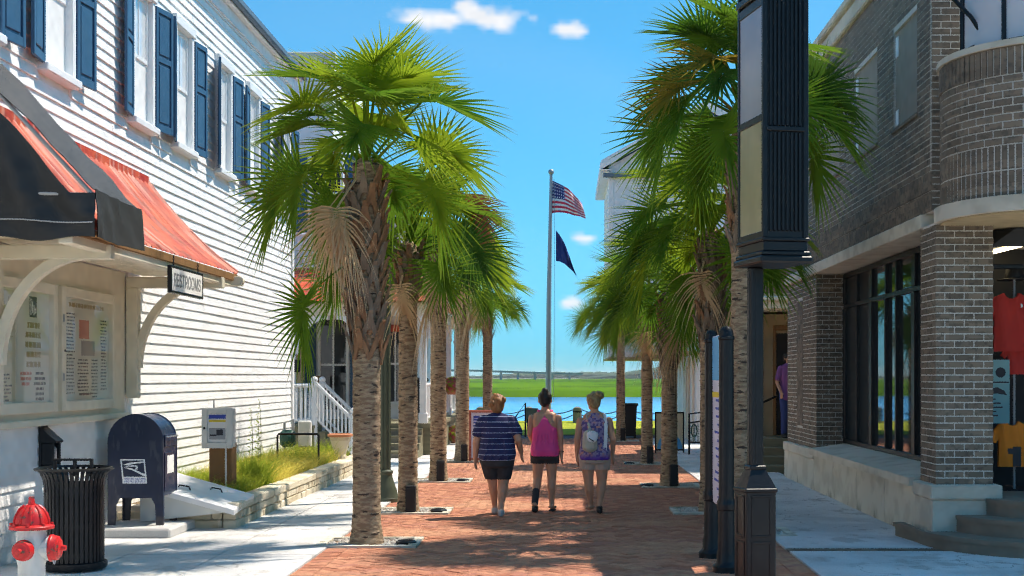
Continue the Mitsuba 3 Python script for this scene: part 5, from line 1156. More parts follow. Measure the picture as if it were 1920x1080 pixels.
# ------------------------------------------------------------------ tall black lamp cabinet on its post
lc = thing('lamp_cabinet', 'tall black ribbed cabinet with pale glass panels on a black post at the right', 'lamp cabinet')
TH = 12.3; O = (1.471, 10.4, 0); CW, CD = .365, .58
def loc(mesh): return mv(rot(mesh, TH), *O)
put('core', loc(cat([box(.018, CW - .018, .018, CD - .018, 2.70, 5.2)])), 'black_paint', lc)
fr_ = [cbox(0, .04, 0, .04, 2.80, 5.2, .006), cbox(CW - .04, CW, 0, .04, 2.80, 5.2, .006), cbox(0, .04, CD - .04, CD, 2.80, 5.2, .006), cbox(CW - .04, CW, CD - .04, CD, 2.80, 5.2, .006)]
put('corner_post', loc(cat(fr_)), 'black_paint', lc)
for sx, nm in ((0, 'left'), (1, 'right')):
    xo, xi = (0.002, .02) if sx == 0 else (CW - .02, CW - .002)
    for za, zb in ((2.80, 2.85), (3.68, 3.735), (4.55, 4.62)): put('glazing_bar', loc(cbox(xo, xi, .041, CD - .041, za, zb, .004)), 'black_paint', lc)
    for za, zb in ((2.85, 3.68), (3.735, 4.55)): put('glass_panel', loc(box(.010 if sx == 0 else CW - .016, .016 if sx == 0 else CW - .010, .041, CD - .041, za, zb)), 'lamp_glass', lc)
for k in range(8):
    x = .048 + (k + .5) * (CW - .096) / 8
    put('rib', loc(cat([cbox(x - .011, x + .011, .0, .022, 2.85, 3.60, .007), cbox(x - .011, x + .011, .0, .022, 3.64, 5.15, .007)])), 'black_paint', lc)
    put('rib', loc(cat([cbox(x - .011, x + .011, CD - .022, CD, 2.85, 3.60, .007), cbox(x - .011, x + .011, CD - .022, CD, 3.64, 5.15, .007)])), 'black_paint', lc)
for ya, yb in ((-.008, .02), (CD - .02, CD + .008)): put('strap', loc(cbox(.03, CW - .03, ya, yb, 3.603, 3.637, .004)), 'black_paint', lc)
put('base_moulding', loc(cat([cbox(-.008, CW + .008, -.008, CD + .008, 2.775, 2.802, .006), cbox(.006, CW - .006, .006, CD - .006, 2.70, 2.774, .006), cbox(-.012, CW + .012, -.012, CD + .012, 2.665, 2.699, .008), cbox(-.026, CW + .026, -.026, CD + .026, 2.61, 2.664, .012)])), 'black_paint', lc)
put('head_moulding', loc(cbox(-.01, CW + .01, -.01, CD + .01, 4.64, 4.70, .01)), 'black_paint', lc)
put('roof', loc(cat([cbox(-.03, CW + .03, -.03, CD + .03, 5.2, 5.32, .02), trimesh.convex.convex_hull([(-.02, -.02, 5.32), (CW + .02, -.02, 5.32), (-.02, CD + .02, 5.32), (CW + .02, CD + .02, 5.32), (.1, .2, 5.5), (CW - .1, .2, 5.5), (.1, CD - .2, 5.5), (CW - .1, CD - .2, 5.5)])])), 'black_paint', lc)
pxp, pyp = 1.48, 10.9
put('post', mv(rot(cat([cbox(-.052, .052, -.052, .052, 1.0, 2.61, .012)] + [cbox(-.058, -.046, -.02, .02, 1.06, 2.59, .004), cbox(.046, .058, -.02, .02, 1.06, 2.59, .004), cbox(-.02, .02, -.058, -.046, 1.06, 2.59, .004)]), 15), pxp, pyp, 0), 'black_paint', lc)
ped = put('pedestal', mv(rot(cat([cbox(-.125, .125, -.125, .125, .06, .86, .01), cbox(-.145, .145, -.145, .145, -.02, .12, .015), cbox(-.135, .135, -.135, .135, .85, .885, .008), trimesh.convex.convex_hull([(x, y, .885) for x in (-.125, .125) for y in (-.125, .125)] + [(x, y, 1.03) for x in (-.06, .06) for y in (-.06, .06)]), cbox(-.07, .07, -.07, .07, 1.02, 1.06, .01)]), 15), pxp, pyp, 0), 'black_paint', lc)
pn = []
for za, zb in ((.16, .47), (.50, .83)):
    for a in range(4): pn.append(rot(cat([cbox(-.085, .085, -.132, -.125, za, za + .02, .003), cbox(-.085, .085, -.132, -.125, zb - .02, zb, .003), cbox(-.085, -.065, -.132, -.125, za + .0201, zb - .0201, .003), cbox(.065, .085, -.132, -.125, za + .0201, zb - .0201, .003)]), 90 * a))
put('panel_frame', mv(rot(cat(pn), 15), pxp, pyp, 0), 'black_paint', ped)

# ------------------------------------------------------------------ two-post sign
sg = thing('post_sign', 'tall sign on two round black posts, its blue and white panel seen edge on', 'sign')
for x, y in ((1.434, 12.47), (1.405, 13.46)):
    p_ = put('post', mv(lathe([(0, -.02), (.125, -.02), (.125, .05), (.10, .075), (.088, .10), (.088, .16), (.078, .2), (.072, .55), (.085, .56), (.088, .60), (.085, .63), (.070, .66), (.066, 2.08), (.074, 2.09), (.074, 2.11), (.066, 2.12), (.064, 2.14), (.058, 2.17), (.035, 2.20), (0, 2.21)], 28), x, y, 0), 'black_paint', sg, smooth=35)
pm = put('panel', cbox(1.408, 1.43, 12.53, 13.40, .55, 2.14, .004), 'panel_lavender', sg)
for xs_, xe in ((1.4045, 1.4078), (1.4302, 1.4335)):
    put('header', box(xs_, xe, 12.54, 13.39, 1.72, 2.13), 'sky_blue_print', pm); put('stripe', box(xs_, xe, 12.54, 13.39, 1.56, 1.61), 'yellow_print', pm)
r = np.random.default_rng(3)
put('print', cat([box(1.4062, 1.4078, 12.62, 12.62 + r.uniform(.3, .7), z, z + .022) for z in np.arange(.62, 1.54, .075)]), 'ink_blue', pm)
# ------------------------------------------------------------------ tan building with the alley door
tb = thing('tan_building', 'low tan building with a pale roof edge and stairs behind the dark brick building', 'building')
put('wall', cat([box(3.62, 7, 27.6, 34.0, -.05, 3.0), box(4.62, 7, 24.3, 27.6, -.05, 3.3)]), 'tan_stucco', tb)
put('upper_wall', box(3.75, 7, 26.9, 33.0, 3.36, 5.6), 'brick_red', tb)
put('roof_edge', cat([cbox(3.36, 7, 26.4, 34.2, 3.05, 3.2, .015), cbox(3.30, 7, 26.3, 34.3, 3.2, 3.29, .02)]), 'cream_paint', tb)
put('roof', box(3.4, 7, 26.4, 34.2, 3.29, 3.35), 'tan_stucco', tb)
put('pilaster', cat([cbox(3.66, 3.80, 27.45, 27.6, .55, 3.05, .012), cbox(3.62, 3.84, 27.42, 27.61, 2.86, 3.04, .012), cbox(3.62, 3.84, 27.42, 27.61, .55, .72, .012)]), 'white_paint', tb)
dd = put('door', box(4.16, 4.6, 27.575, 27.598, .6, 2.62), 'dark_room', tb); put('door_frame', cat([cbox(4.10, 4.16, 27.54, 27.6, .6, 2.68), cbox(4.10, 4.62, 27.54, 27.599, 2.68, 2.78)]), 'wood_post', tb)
put('window', cat([cbox(3.70, 3.76, 27.9, 28.9, 3.62, 4.5)]), 'white_paint', tb); put('window', cbox(3.70 + .6, 4.62, 26.84, 26.9, 3.60, 4.30), 'white_paint', tb); put('pane', box(4.36, 4.57, 26.83, 26.838, 3.66, 4.24), 'tinted_glass', tb); put('pane', box(3.69, 3.699, 28.0, 28.8, 3.7, 4.42), 'tinted_glass', tb)
put('landing', box(3.5, 4.62, 26.3, 27.6, -.02, .58), 'deck_wood', tb)
for k in range(3): put('step', cbox(3.5, 4.62, 26.3 - .32 * (k + 1), 26.3 - .32 * k, -.02, .43 - .15 * k, .01), 'deck_wood', tb)
put('string', trimesh.convex.convex_hull([(4.40, 25.2, -.02), (4.60, 25.2, -.02), (4.40, 25.2, .15), (4.60, 25.2, .15), (4.40, 26.3, .7), (4.6, 26.3, .7), (4.4, 26.3, 0), (4.6, 26.3, 0)]), 'grey_wood', tb)
rl = thing('stair_rail', 'dark sloping handrail of the stairs by the tan building', 'handrail')
put('rail', tube([(3.54, 25.3, .62), (3.54, 26.4, 1.18), (4.1, 27.3, 1.36)], .022, 8), 'black_paint', rl); put('post', tube([(3.54, 25.3, 0), (3.54, 25.3, .62)], .02, 8), 'black_paint', rl); put('post', tube([(3.54, 26.4, .58), (3.54, 26.4, 1.18)], .02, 8), 'black_paint', rl)
ws = thing('wall_sign', 'small white hanging sign on the pale pilaster by the alley stairs', 'sign')
put('board', cbox(3.66, 3.80, 27.36, 27.42, 2.12, 2.66, .006), 'paper_white', ws); put('print', cat([box(3.69, 3.77, 27.352, 27.359, 2.18, 2.34)]), 'galv', ws); put('bracket', cbox(3.72, 3.74, 27.42, 27.46, 2.3, 2.6, .003), 'black_paint', ws)
flowers('flower_basket', 'basket of pink flowers beside the pale pilaster', 3.62, 26.9, 1.72, .20, 500, False)
# ------------------------------------------------------------------ white gabled house on the right
gh = thing('gabled_house', 'white gabled house with a jutting upper storey at the river end on the right', 'house')
gx0, gx1, gy0, gy1, gz0, gz1 = 1.27, 7.0, 41.0, 47.5, 2.35, 8.0
put('wall', cat([box(gx0 + .02, gx1, gy0 + .02, gy1, gz0, gz1), box(3.42, 7, 36.5, 47.5, -.06, 2.35)]), 'white_paint', gh)
put('gable', trimesh.convex.convex_hull([(gx0 + .02, gy0 + .03, gz1), (gx1, gy0 + .03, gz1), (4.1, gy0 + .03, gz1 + 1.62), (gx0 + .02, gy0 + .2, gz1), (gx1, gy0 + .2, gz1), (4.1, gy0 + .2, gz1 + 1.62)]), 'white_paint', gh)
z = gz0 + .06
while z < gz1 + 1.4:
    a, b = gx0 + .02, gx1
    if z > gz1: f = (z + .15 - gz1) / 1.62; a, b = gx0 + f * (4.1 - gx0), gx1 - f * (gx1 - 4.1)
    put('plank', SP, 'white_paint', gh, tw=T().translate([a, gy0 + .02 if z < gz1 else gy0 + .03, z]).scale([b - a, 1, 1])); z += .15
SPW = P(trimesh.convex.convex_hull([(0, 0, 0), (0, 1, 0), (-.02, 0, 0), (-.02, 1, 0), (0, 0, .15), (0, 1, .15), (-.005, 0, .15), (-.005, 1, .15)]))
z = gz0 + .06
while z < gz1 - .05:
    put('plank', SPW, 'white_paint', gh, tw=T().translate([gx0 + .02, gy0 + .02, z]).scale([1, gy1 - gy0 - .04, 1])); z += .15
put('corner_board', cat([cbox(gx0 - .03, gx0 + .10, gy0 - .025, gy0 + .1, gz0, gz1, .008)]), 'white_paint', gh)
put('jetty_soffit', box(gx0 - .02, 3.42, gy0, gy1, gz0 - .05, gz0 - .001), 'tan_stucco', gh)
put('soffit_front', box(2.0, 7, 36.4, gy0 - .03, 2.36, 2.44), 'tan_stucco', gh)
ov = .26
def slab(p):  return trimesh.convex.convex_hull([(x, y, z + q) for x, z in p for y in (gy0 - .3, gy1 + .3) for q in (0, .10)])
sl_ = 1.62 / (4.1 - gx0)
rfk = put('roof', cat([slab([(gx0 - ov, gz1 - ov * sl_ + .12), (4.1, gz1 + 1.74)]), slab([(gx1 + ov, gz1 - ov * sl_ + .12), (4.1, gz1 + 1.74)])]), 'slate_trim', gh)
put('barge_board', cat([trimesh.convex.convex_hull([(x, y, z + q) for x, z in p for y in (gy0 - .33, gy0 - .28) for q in (-.12, .14)]) for p in ([(gx0 - ov, gz1 - ov * sl_ + .12), (4.1, gz1 + 1.74)], [(gx1 + ov, gz1 - ov * sl_ + .12), (4.1, gz1 + 1.74)])]), 'white_paint', rfk)
put('eave_board', cbox(gx0 - ov - .03, gx0 - ov + .02, gy0 - .3, gy1 + .3, gz1 - .15, gz1 + .06, .008), 'white_paint', rfk); put('eave_soffit', box(gx0 - ov, gx0 + .02, gy0 - .28, gy1 + .2, gz1 - .17, gz1 - .14), 'white_paint', rfk)
put('cornice_return', cat([cbox(gx0 - .2, gx1 + .2, gy0 - .20, gy0 + .0, gz1 - .36, gz1 - .24, .015)]), 'slate_trim', gh)
put('lower_door', cbox(3.37, 3.42, 39.2, 40.2, -.02, 2.05, .01), 'cream_paint', gh); put('lower_trim', cat([cbox(3.36, 3.42, 37.2, 37.4, -.02, 2.3), cbox(3.36, 3.42, 38.6, 38.8, -.02, 2.3)]), 'cream_paint', gh)
# blue sign in a black frame, rail
fs = thing('frame_sign', 'pale board in a black frame with a yellow star and a blue arc', 'sign')
put('frame', cat([cbox(2.02, 2.05, 31.8, 31.84, 0, .95, .004), cbox(2.66, 2.69, 31.8, 31.84, 0, .95, .004), cbox(2.05, 2.66, 31.801, 31.839, .915, .95, .004), cbox(2.05, 2.66, 31.801, 31.839, .06, .10, .004)]), 'black_paint', fs)
put('board', box(2.05, 2.66, 31.815, 31.825, .10, .915), 'paper_tan', fs)
arc = Polygon([(2.36 + .29 * math.cos(t), .10 + .36 * math.sin(t)) for t in np.linspace(0, PI, 20)])
put('arc', xz(prism(arc, .002), 31.814), 'sky_blue_print', fs)
tm = meshkit.text_mesh('H', .16, .002, True); put('lettering', mv(xz(tm, 31.811), 2.17 - tm.bounds[0][0], 0, .16), 'paper_white', fs)
star = Polygon([(2.26 + (.13 if i % 2 == 0 else .05) * math.cos(i * PI / 4), .70 + (.13 if i % 2 == 0 else .05) * math.sin(i * PI / 4)) for i in range(8)])
s_ = put('star', xz(prism(star, .002), 31.814), 'yellow_print', fs); put('star_centre', xz(prism(Point(2.26, .70).buffer(.045), .002), 31.811), 'ink', s_)
gr = thing('green_railing', 'dark green railing beside the stairs under the gabled house', 'railing')
put('rail', cat([tube([(2.75, 31.2, 0), (2.75, 31.2, .92), (3.30, 31.0, 1.0), (3.40, 30.2, 1.22)], .022, 8), tube([(2.75, 31.2, .72), (3.3, 31.0, .80), (3.4, 30.2, 1.0)], .018, 8), tube([(2.75, 31.2, .28), (3.6, 31.0, .28)], .018, 8)]), 'black_paint', gr)
put('post', tube([(3.02, 31.1, 0), (3.02, 31.1, .95)], .024, 8), 'black_paint', gr)
put('scroll', tube([(2.86 + .055 * (1 + t * .2) * math.cos(t * 5), 31.15, .55 + .13 * math.sin(t * 5)) for t in np.linspace(0, 2.4, 30)], .014, 6), 'rail_green', gr)
put('mesh_panel', cat([tube([(2.78 + .03 * i, 31.16, .3), (2.78 + .03 * i, 31.16, .72)], .006, 5) for i in range(8)]), 'rail_green', gr)

# ------------------------------------------------------------------ people
def sph(c, r, n=20):
    r = np.broadcast_to(np.asarray(r, float), 3); return m3.Manifold.sphere(1.0, n).scale(list(map(float, r))).translate(list(map(float, c)))
def bone(a, ra, b, rb): return m3.Manifold.batch_hull([sph(a, ra), sph(b, rb)])
def chain_(pts): return [bone(pts[i][0], pts[i][1], pts[i + 1][0], pts[i + 1][1]) for i in range(len(pts) - 1)]
def union(l): return m3.Manifold.batch_boolean(l, m3.OpType.Add)
def finish(M, edge=.02, it=8, lam=.5):
    M = M.refine_to_length(edge); q = M.to_mesh(); t = trimesh.Trimesh(np.array(q.vert_properties)[:, :3].astype(float), np.array(q.tri_verts), process=True)
    trimesh.smoothing.filter_taubin(t, lamb=lam, nu=lam + .03, iterations=it); return t
def hand(w, fdir, side, s=1.0, curl=.35, inward=0):
    # palm from the wrist along fdir; five separate fingers, slightly curled towards 'side x fdir'
    f = np.array(fdir, float); f /= np.linalg.norm(f); a = np.array(side, float); a -= f * (a @ f); a /= np.linalg.norm(a); c = np.cross(f, a); w = np.array(w, float)
    L = [m3.Manifold.batch_hull([sph(w, .022 * s), sph(w + f * .075 * s + a * .026 * s, .013 * s), sph(w + f * .075 * s - a * .026 * s, .013 * s), sph(w + f * .03 * s + a * .024 * s, .016 * s)])]
    for k, ln_ in enumerate((.068, .078, .072, .055)):
        p = w + f * .078 * s + a * (.028 - .0185 * k) * s; d1 = f + a * (.10 - .07 * k); q1 = p + d1 * ln_ * .5 * s + c * curl * .012 * s; q2 = q1 + (f * .8 + c * curl) * ln_ * .45 * s
        L += [bone(p, .0092 * s, q1, .0088 * s), bone(q1, .0088 * s, q2, .0072 * s)]
    t0 = w + f * .025 * s + a * .026 * s; t1 = t0 + (f * .6 + a * .6 + c * .3) * .045 * s; t2 = t1 + (f * .9 + a * .15 + c * .3) * .03 * s
    L += [bone(t0, .013 * s, t1, .0105 * s), bone(t1, .0105 * s, t2, .0085 * s)]
    return L
class Person:
    def __init__(s, name_label, x, y, yaw, skin, H=1.6):
        s.t = thing('person', name_label, 'person'); s.M = T().translate([x, y, 0]).rotate([0, 0, 1], yaw); s.skin = skin; s.body = []
    def add(s, nm, M, m, edge=.02, it=8, smooth=True, lam=.5, label=None, cut=None):
        if cut: M = M.trim_by_plane((0, 0, 1), cut)
        put(nm, finish(M, edge, it, lam), m, s.t, smooth=smooth, tw=s.M, label=label)
    def head(s, c, r=.098, turn=0):
        c = np.array(c, float); R = lambda v: np.array([v[0] * math.cos(turn) - v[1] * math.sin(turn), v[0] * math.sin(turn) + v[1] * math.cos(turn), v[2]])
        L = [m3.Manifold.batch_hull([sph(c + R((0, -.012, .015)), (r * .80, r * .98, r)), sph(c + R((0, .03, -.075)), (r * .55, r * .55, r * .38))])]
        L += [bone(c + R((0, .085, .0)), .010, c + R((0, .108, -.032)), .015), sph(c + R((0, .088, -.062)), (.026, .012, .008), 12)]
        for e in (-1, 1): L += [sph(c + R((e * .080, -.01, -.012)), (.012, .02, .032), 12), sph(c + R((e * .034, .083, .012)), (.014, .01, .009), 12)]
        s.body += L
    def leg(s, hip, knee, ankle, toe, rh, rk, ra, calf):
        hip, knee, ankle, toe = (np.array(v, float) for v in (hip, knee, ankle, toe)); mid = knee + (ankle - knee) * .32 + np.array([0, -.018, 0])
        s.body += chain_([(hip, rh), (hip * .5 + knee * .5, (rh + rk) / 2), (knee, rk), (mid, calf), (knee * .3 + ankle * .7, ra * 1.15), (ankle, ra)])
        s.body += [bone(ankle - np.array([0, .02, .02]), ra * 1.0, toe, (.032, .03, .022))]
    def arm(s, sh, el, wr, ru, re, rw, fdir, side, hs=1.0):
        s.body += chain_([(np.array(sh, float), ru), (np.array(el, float), re), (np.array(wr, float), rw)]) + hand(wr, fdir, side, hs)
def torso(levels):  # (z, half width, half depth, y shift)
    L = []
    for (z0, a0, b0, y0), (z1, a1, b1, y1) in zip(levels[:-1], levels[1:]):
        def ring_(z, a, b, y):  return [sph((sx * (a - b * .8), y, z), (b * .8, b, .035)) for sx in (-1, 1)]
        L.append(m3.Manifold.batch_hull(ring_(z0, a0, b0, y0) + ring_(z1, a1, b1, y1)))
    return L
def shoe(an, toe, w=.042, h=.035):
    an, toe = np.array(an, float), np.array(toe, float)
    return m3.Manifold.batch_hull([sph((an[0], an[1] - .04, .045), (w * .85, w, .042)), sph((an[0], an[1], .075), (w * .95, w, .03)), sph((toe[0], toe[1], .033), (w, w, h)), sph((toe[0] + .0, toe[1] + .045, .028), (w * .8, w * .7, h * .8)), sph((an[0], an[1] - .045, .02), (w * .8, w * .8, .018)), sph((toe[0], toe[1] + .04, .018), (w * .85, w * .8, .016))])

# woman in the striped shirt
p = Person('person in a navy striped T-shirt and dark shorts with short red brown hair', -.877, 17.45, 2, 'skin_tan')
TL = [(.66, .20, .155, -.01), (.78, .235, .175, -.02), (.92, .215, .16, .0), (1.06, .205, .15, .0), (1.17, .205, .135, -.005), (1.235, .175, .10, -.01), (1.27, .09, .07, -.005)]
p.body += torso([(z, a - .02, b - .02, y) for z, a, b, y in TL]) + chain_([((0, -.0, 1.24), .062), ((0, .015, 1.33), .056)])
p.head((0, .03, 1.405), .100)
p.leg((.10, -.0, .72), (.075, .05, .40), (.045, -.02, .085), (.06, .13, .03), .105, .066, .036, .060)
p.leg((-.10, 0, .72), (-.06, .10, .42), (-.035, .27, .10), (-.04, .40, .06), .105, .062, .034, .055)
p.arm((-.205, -.01, 1.17), (-.262, -.02, .93), (-.275, .02, .735), .055, .045, .03, (-.02, .05, -1), (.25, 1, 0))
p.arm((.205, -.01, 1.17), (.265, -.08, .96), (.300, .06, .80), .055, .045, .03, (.1, .35, -.85), (-.3, .8, .2))
p.add('body', union(p.body), p.skin, .018)
sl_l = chain_([((-.17, -.01, 1.19), .085), ((-.235, -.01, 1.05), .078)]); sl_r = chain_([((.17, -.01, 1.19), .085), ((.242, -.035, 1.06), .078)])
p.add('shirt', union(torso([(z, a + .005, b + .005, y) for z, a, b, y in TL]) + sl_l + sl_r + [bone((x, -.20 + .5 * x * x, .73), (.014, .014, .03), (x * .6, -.165, .98), .01) for x in (-.16, -.07, .03, .13)] + [bone((-.18, -.12, 1.02), .012, (.0, -.172, .93), .012), bone((.18, -.12, 1.06), .012, (.02, -.165, 1.0), .010)]), 'striped_knit', .02, 5, cut=.705)
p.add('shorts', union(chain_([((.10, 0, .73), .125), ((.088, .03, .56), .105), ((.078, .047, .43), .083)]) + chain_([((-.10, 0, .73), .125), ((-.08, .05, .56), .10), ((-.064, .09, .44), .078)]) + torso([(.64, .195, .15, -.01), (.74, .22, .16, -.015)])), 'charcoal_cloth', .02, 5, cut=.46)
p.add('hair', union([m3.Manifold.batch_hull([sph((0, .005, 1.435), (.098, .112, .098)), sph((0, -.03, 1.365), (.082, .075, .075))])] + [sph((.085 * math.cos(a), -.04 + .05 * math.sin(a), 1.40 + .022 * i), (.03, .035, .04), 12) for i, a in enumerate(np.arange(6) * 1.05 + 3)] + [sph((.0, .0, 1.50), (.06, .075, .045), 14)]), 'hair_red', .015, 4)
p.add('shoe', shoe((.045, -.02, .085), (.055, .09, 0)), 'shoe_grey', .012, 4); p.add('shoe', shoe((-.035, .27, .1), (-.04, .37, 0)), 'shoe_grey', .012, 4)
# woman in the pink top
p = Person('person in a bright pink racerback top with dark hair tied up', -.285, 18.05, -2, 'skin_tan')
TL = [(.70, .155, .11, -.01), (.80, .175, .125, -.02), (.93, .15, .105, .0), (1.06, .15, .105, .0), (1.18, .165, .105, -.005), (1.26, .150, .08, -.01), (1.30, .075, .06, -.005)]
p.body += torso(TL) + chain_([((0, -.01, 1.27), .05), ((0, .01, 1.38), .047)])
p.head((0, .025, 1.455), .094)
p.leg((.085, 0, .76), (.085, .04, .42), (.085, .06, .085), (.10, .20, .03), .09, .056, .033, .056)
p.leg((-.085, 0, .76), (-.10, .06, .42), (-.125, -.14, .13), (-.125, -.06, .03), .09, .056, .033, .054)
p.arm((-.175, -.01, 1.22), (-.20, .03, 1.0), (-.17, .20, .88), .043, .036, .025, (.2, .9, -.2), (.9, 0, .2))
p.arm((.175, -.01, 1.22), (.205, -.05, .98), (.215, .0, .76), .043, .036, .025, (.0, .08, -1), (-.2, 1, 0))
p.add('body', union(p.body), p.skin, .018)
top = union(torso([(.65, .168, .128, -.015)] + [(z, a + .016, b + .016, y) for z, a, b, y in TL[1:4]] + [(1.14, .135, .112, -.004), (1.20, .075, .108, -.008)]) + chain_([((0, -.075, 1.16), (.055, .04, .04)), ((0, -.068, 1.24), (.035, .028, .03))])
            + [q for e in (-1, 1) for q in chain_([((e * .02, -.062, 1.24), (.022, .022, .022)), ((e * .075, -.035, 1.305), (.022, .026, .018)), ((e * .085, .02, 1.31), (.022, .026, .018)), ((e * .075, .075, 1.22), (.026, .026, .026))])]
            + [bone((.035 * i, -.142 + .004 * abs(i), .72), (.012, .014, .02), (.022 * i, -.122, 1.0), .008) for i in range(-4, 5, 2)])
p.add('top', top, 'pink_jersey', .018, 5, cut=.725)
p.add('shorts', union(chain_([((.085, 0, .75), .108), ((.088, .02, .64), .10)]) + chain_([((-.085, 0, .75), .108), ((-.092, .025, .64), .10)]) + torso([(.70, .165, .118, -.01), (.78, .17, .12, -.015)])), 'charcoal_cloth', .02, 5, cut=.625)
p.add('hair', union([m3.Manifold.batch_hull([sph((0, .0, 1.485), (.092, .104, .090)), sph((0, -.03, 1.42), (.07, .065, .06))]), bone((0, -.05, 1.53), .05, (0, -.045, 1.57), .042)]), 'hair_black', .015, 4)
p.add('sock', union(chain_([((-.113, -.07, .27), .048), ((-.125, -.14, .12), .044)])), 'charcoal_cloth', .015, 4, label='dark ankle sock on the left leg')
p.add('shoe', shoe((-.125, -.12, .1), (-.125, -.03, 0)), 'shoe_black', .012, 4); p.add('shoe', union([m3.Manifold.batch_hull([sph((.085, .02, .012), (.038, .04, .014)), sph((.10, .21, .012), (.042, .04, .014))]), bone((.052, .10, .05), .014, (.135, .11, .05), .014)]), 'shoe_black', .012, 3)
p.add('bracelet', union([m3.Manifold.cylinder(.012, .032, .032, 20).translate([.215, .0, .775])]), 'shoe_black', .02, 0)
# woman in the purple print top
p = Person('person in a purple patterned top and tan shorts with a blond brown bun', .357, 17.85, 3, 'skin_tan')
TL = [(.66, .165, .12, -.01), (.78, .19, .135, -.02), (.92, .16, .115, .0), (1.06, .16, .11, .0), (1.17, .17, .11, -.005), (1.245, .15, .085, -.01), (1.285, .08, .06, -.005)]
p.body += torso(TL) + chain_([((0, -.01, 1.25), .052), ((0, .01, 1.36), .05)])
p.head((-.012, .02, 1.43), .095, .35)
p.leg((.095, 0, .74), (.095, .03, .40), (.06, -.03, .085), (.075, .12, .03), .102, .062, .034, .062)
p.leg((-.095, 0, .74), (-.075, .05, .41), (-.04, .14, .09), (-.05, .27, .04), .102, .062, .034, .060)
p.arm((-.185, -.01, 1.19), (-.225, -.02, .95), (-.22, .05, .74), .047, .039, .027, (.03, .1, -1), (.25, 1, 0))
p.arm((.185, -.01, 1.19), (.232, -.07, .95), (.235, .04, .76), .047, .039, .027, (.0, .2, -1), (-.25, 1, 0))
p.add('body', union(p.body), p.skin, .018)
p.add('top', union(torso([(.64, .19, .15, -.02)] + [(z, a + .015, b + .015, y) for z, a, b, y in TL[1:5]] + [(1.225, .135, .10, -.008), (1.27, .10, .075, -.006)]) + [bone((x, -.165 + .5 * x * x, .70), (.014, .014, .03), (x * .7, -.125, .95), .008) for x in (-.13, .0, .07, .15)]), 'purple_print', .02, 5, cut=.69)
p.add('shorts', union(chain_([((.095, 0, .72), .120), ((.096, .015, .585), .108)]) + chain_([((-.095, 0, .72), .120), ((-.088, .025, .585), .108)]) + torso([(.66, .18, .135, -.01), (.74, .19, .135, -.015)])), 'tan_shorts', .02, 5, cut=.56)
p.add('hair', union([m3.Manifold.batch_hull([sph((-.01, .0, 1.465), (.095, .106, .088)), sph((0, -.04, 1.40), (.07, .06, .06))])] + [sph((.03 + .055 * math.cos(a), -.02 + .05 * math.sin(a), 1.525 + .015 * math.sin(3 * a)), .036, 12) for a in np.arange(8) * .8] + [sph((.09, -.01, 1.50), .034, 12), sph((-.08, -.02, 1.50), .03, 12)]), 'hair_blond', .013, 3)
p.add('shoe', shoe((.06, -.03, .085), (.07, .08, 0)), 'shoe_black', .012, 4); p.add('shoe', union([m3.Manifold.batch_hull([sph((-.04, .10, .014), (.038, .04, .014)), sph((-.05, .28, .014), (.042, .04, .014))]), bone((-.085, .2, .05), .014, (-.005, .2, .05), .014)]), 'skin_pale', .012, 3)
pk = thing('backpack', 'small cream backpack hanging on the back of the person in purple', 'backpack')
BM = T().translate([.357, 17.85, 0]).rotate([0, 0, 1], 3)
put('pack', finish(union([m3.Manifold.batch_hull([sph((-.075, -.19, .86), (.10, .06, .07)), sph((-.075, -.185, 1.02), (.085, .055, .06))]), m3.Manifold.batch_hull([sph((-.075, -.235, .86), (.075, .03, .05)), sph((-.075, -.235, .95), (.07, .03, .03))])]), .015, 5), 'bag_cream', pk, smooth=True, tw=BM)
put('flap', finish(m3.Manifold.batch_hull([sph((-.045, -.235, 1.02), (.075, .035, .045)), sph((-.05, -.255, .95), (.06, .03, .03))]), .015, 4), 'white_vinyl', pk, smooth=True, tw=BM)
put('strap', strip([(-.07, -.15, 1.07), (-.09, -.125, 1.16), (-.10, -.07, 1.28), (-.10, .02, 1.29)], [(1, 0, 0)] * 4, .03, .008), 'bag_cream', pk, tw=BM)
put('buckle', cat([tube([(-.09, -.295, .975), (-.03, -.30, .935)], .006, 6)]), 'black_paint', pk, tw=BM)
put('strap', strip([(.12, -.135, .76), (.13, -.15, .95), (.135, -.13, 1.12), (.12, -.075, 1.26), (.10, .03, 1.29)], [(1, .1, 0)] * 5, .045, .008), 'white_vinyl', pk, tw=BM, label='broad white strap over the right shoulder')
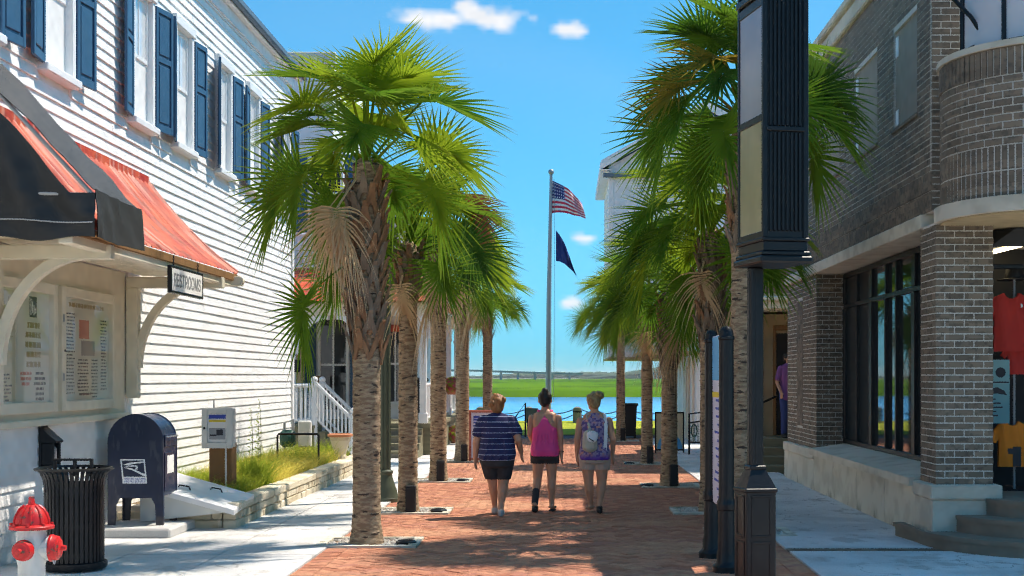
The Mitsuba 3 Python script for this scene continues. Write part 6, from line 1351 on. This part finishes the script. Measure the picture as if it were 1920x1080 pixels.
# person in the doorway
p = Person('person in a plain purple shirt half hidden behind the far brick pier', 4.27, 26.75, 200, 'skin_tan')
TL = [(.80, .15, .11, 0), (.92, .165, .12, -.01), (1.06, .145, .105, 0), (1.2, .165, .11, 0), (1.36, .18, .11, 0), (1.44, .15, .08, 0), (1.48, .075, .06, 0)]
p.M = T().translate([4.27, 26.75, .58]).rotate([0, 0, 1], 200).scale(.95)
p.body += torso(TL) + chain_([((0, 0, 1.44), .052), ((0, .01, 1.54), .05)]); p.head((0, .02, 1.62), .1)
p.leg((.09, 0, .86), (.095, .02, .48), (.1, 0, .08), (.11, .14, .03), .09, .055, .035, .05); p.leg((-.09, 0, .86), (-.1, .02, .48), (-.1, 0, .08), (-.11, .14, .03), .09, .055, .035, .05)
p.arm((.19, 0, 1.38), (.24, -.03, 1.12), (.22, .1, .93), .046, .038, .027, (0, .3, -1), (-.3, 1, 0)); p.arm((-.19, 0, 1.38), (-.24, -.03, 1.12), (-.22, .1, .93), .046, .038, .027, (0, .3, -1), (.3, 1, 0))
p.add('body', union(p.body), p.skin, .02)
p.add('shirt', union(torso([(.78, .18, .14, 0)] + [(z, a + .015, b + .015, y) for z, a, b, y in TL[1:]]) + chain_([((.17, 0, 1.40), .068), ((.225, -.02, 1.2), .06)]) + chain_([((-.17, 0, 1.40), .068), ((-.225, -.02, 1.2), .06)])), 'shirt_purple', .022, 5)
p.add('trousers', union(chain_([((.09, 0, .86), .108), ((.097, .02, .48), .075), ((.1, 0, .11), .06)]) + chain_([((-.09, 0, .86), .108), ((-.1, .02, .48), .075), ((-.1, 0, .11), .06)])), 'denim', .022, 5)
p.add('hair', union([m3.Manifold.batch_hull([sph((0, -.005, 1.65), (.098, .108, .09)), sph((0, -.04, 1.58), (.08, .07, .07))])]), 'hair_black', .02, 3)
p.add('shoe', shoe((.1, 0, .08), (.11, .11, 0)), 'shoe_black', .015, 3); p.add('shoe', shoe((-.1, 0, .08), (-.11, .11, 0)), 'shoe_black', .015, 3)

# ------------------------------------------------------------------ air
scene['air'] = {'type': 'homogeneous', 'albedo': {'type': 'rgb', 'value': [.95, .96, .97]}, 'sigma_t': .0001}
scene['haze'] = {'type': 'cube', 'to_world': T().translate([0, 2000, 5]).scale([4000, 5000, 25]), 'bsdf': {'type': 'null'}, 'interior': {'type': 'ref', 'id': 'air'}}
labels['haze'] = {'label': 'thin summer haze over the river, paling the far shore', 'kind': 'stuff'}
scene['camera']['medium'] = {'type': 'ref', 'id': 'air'}
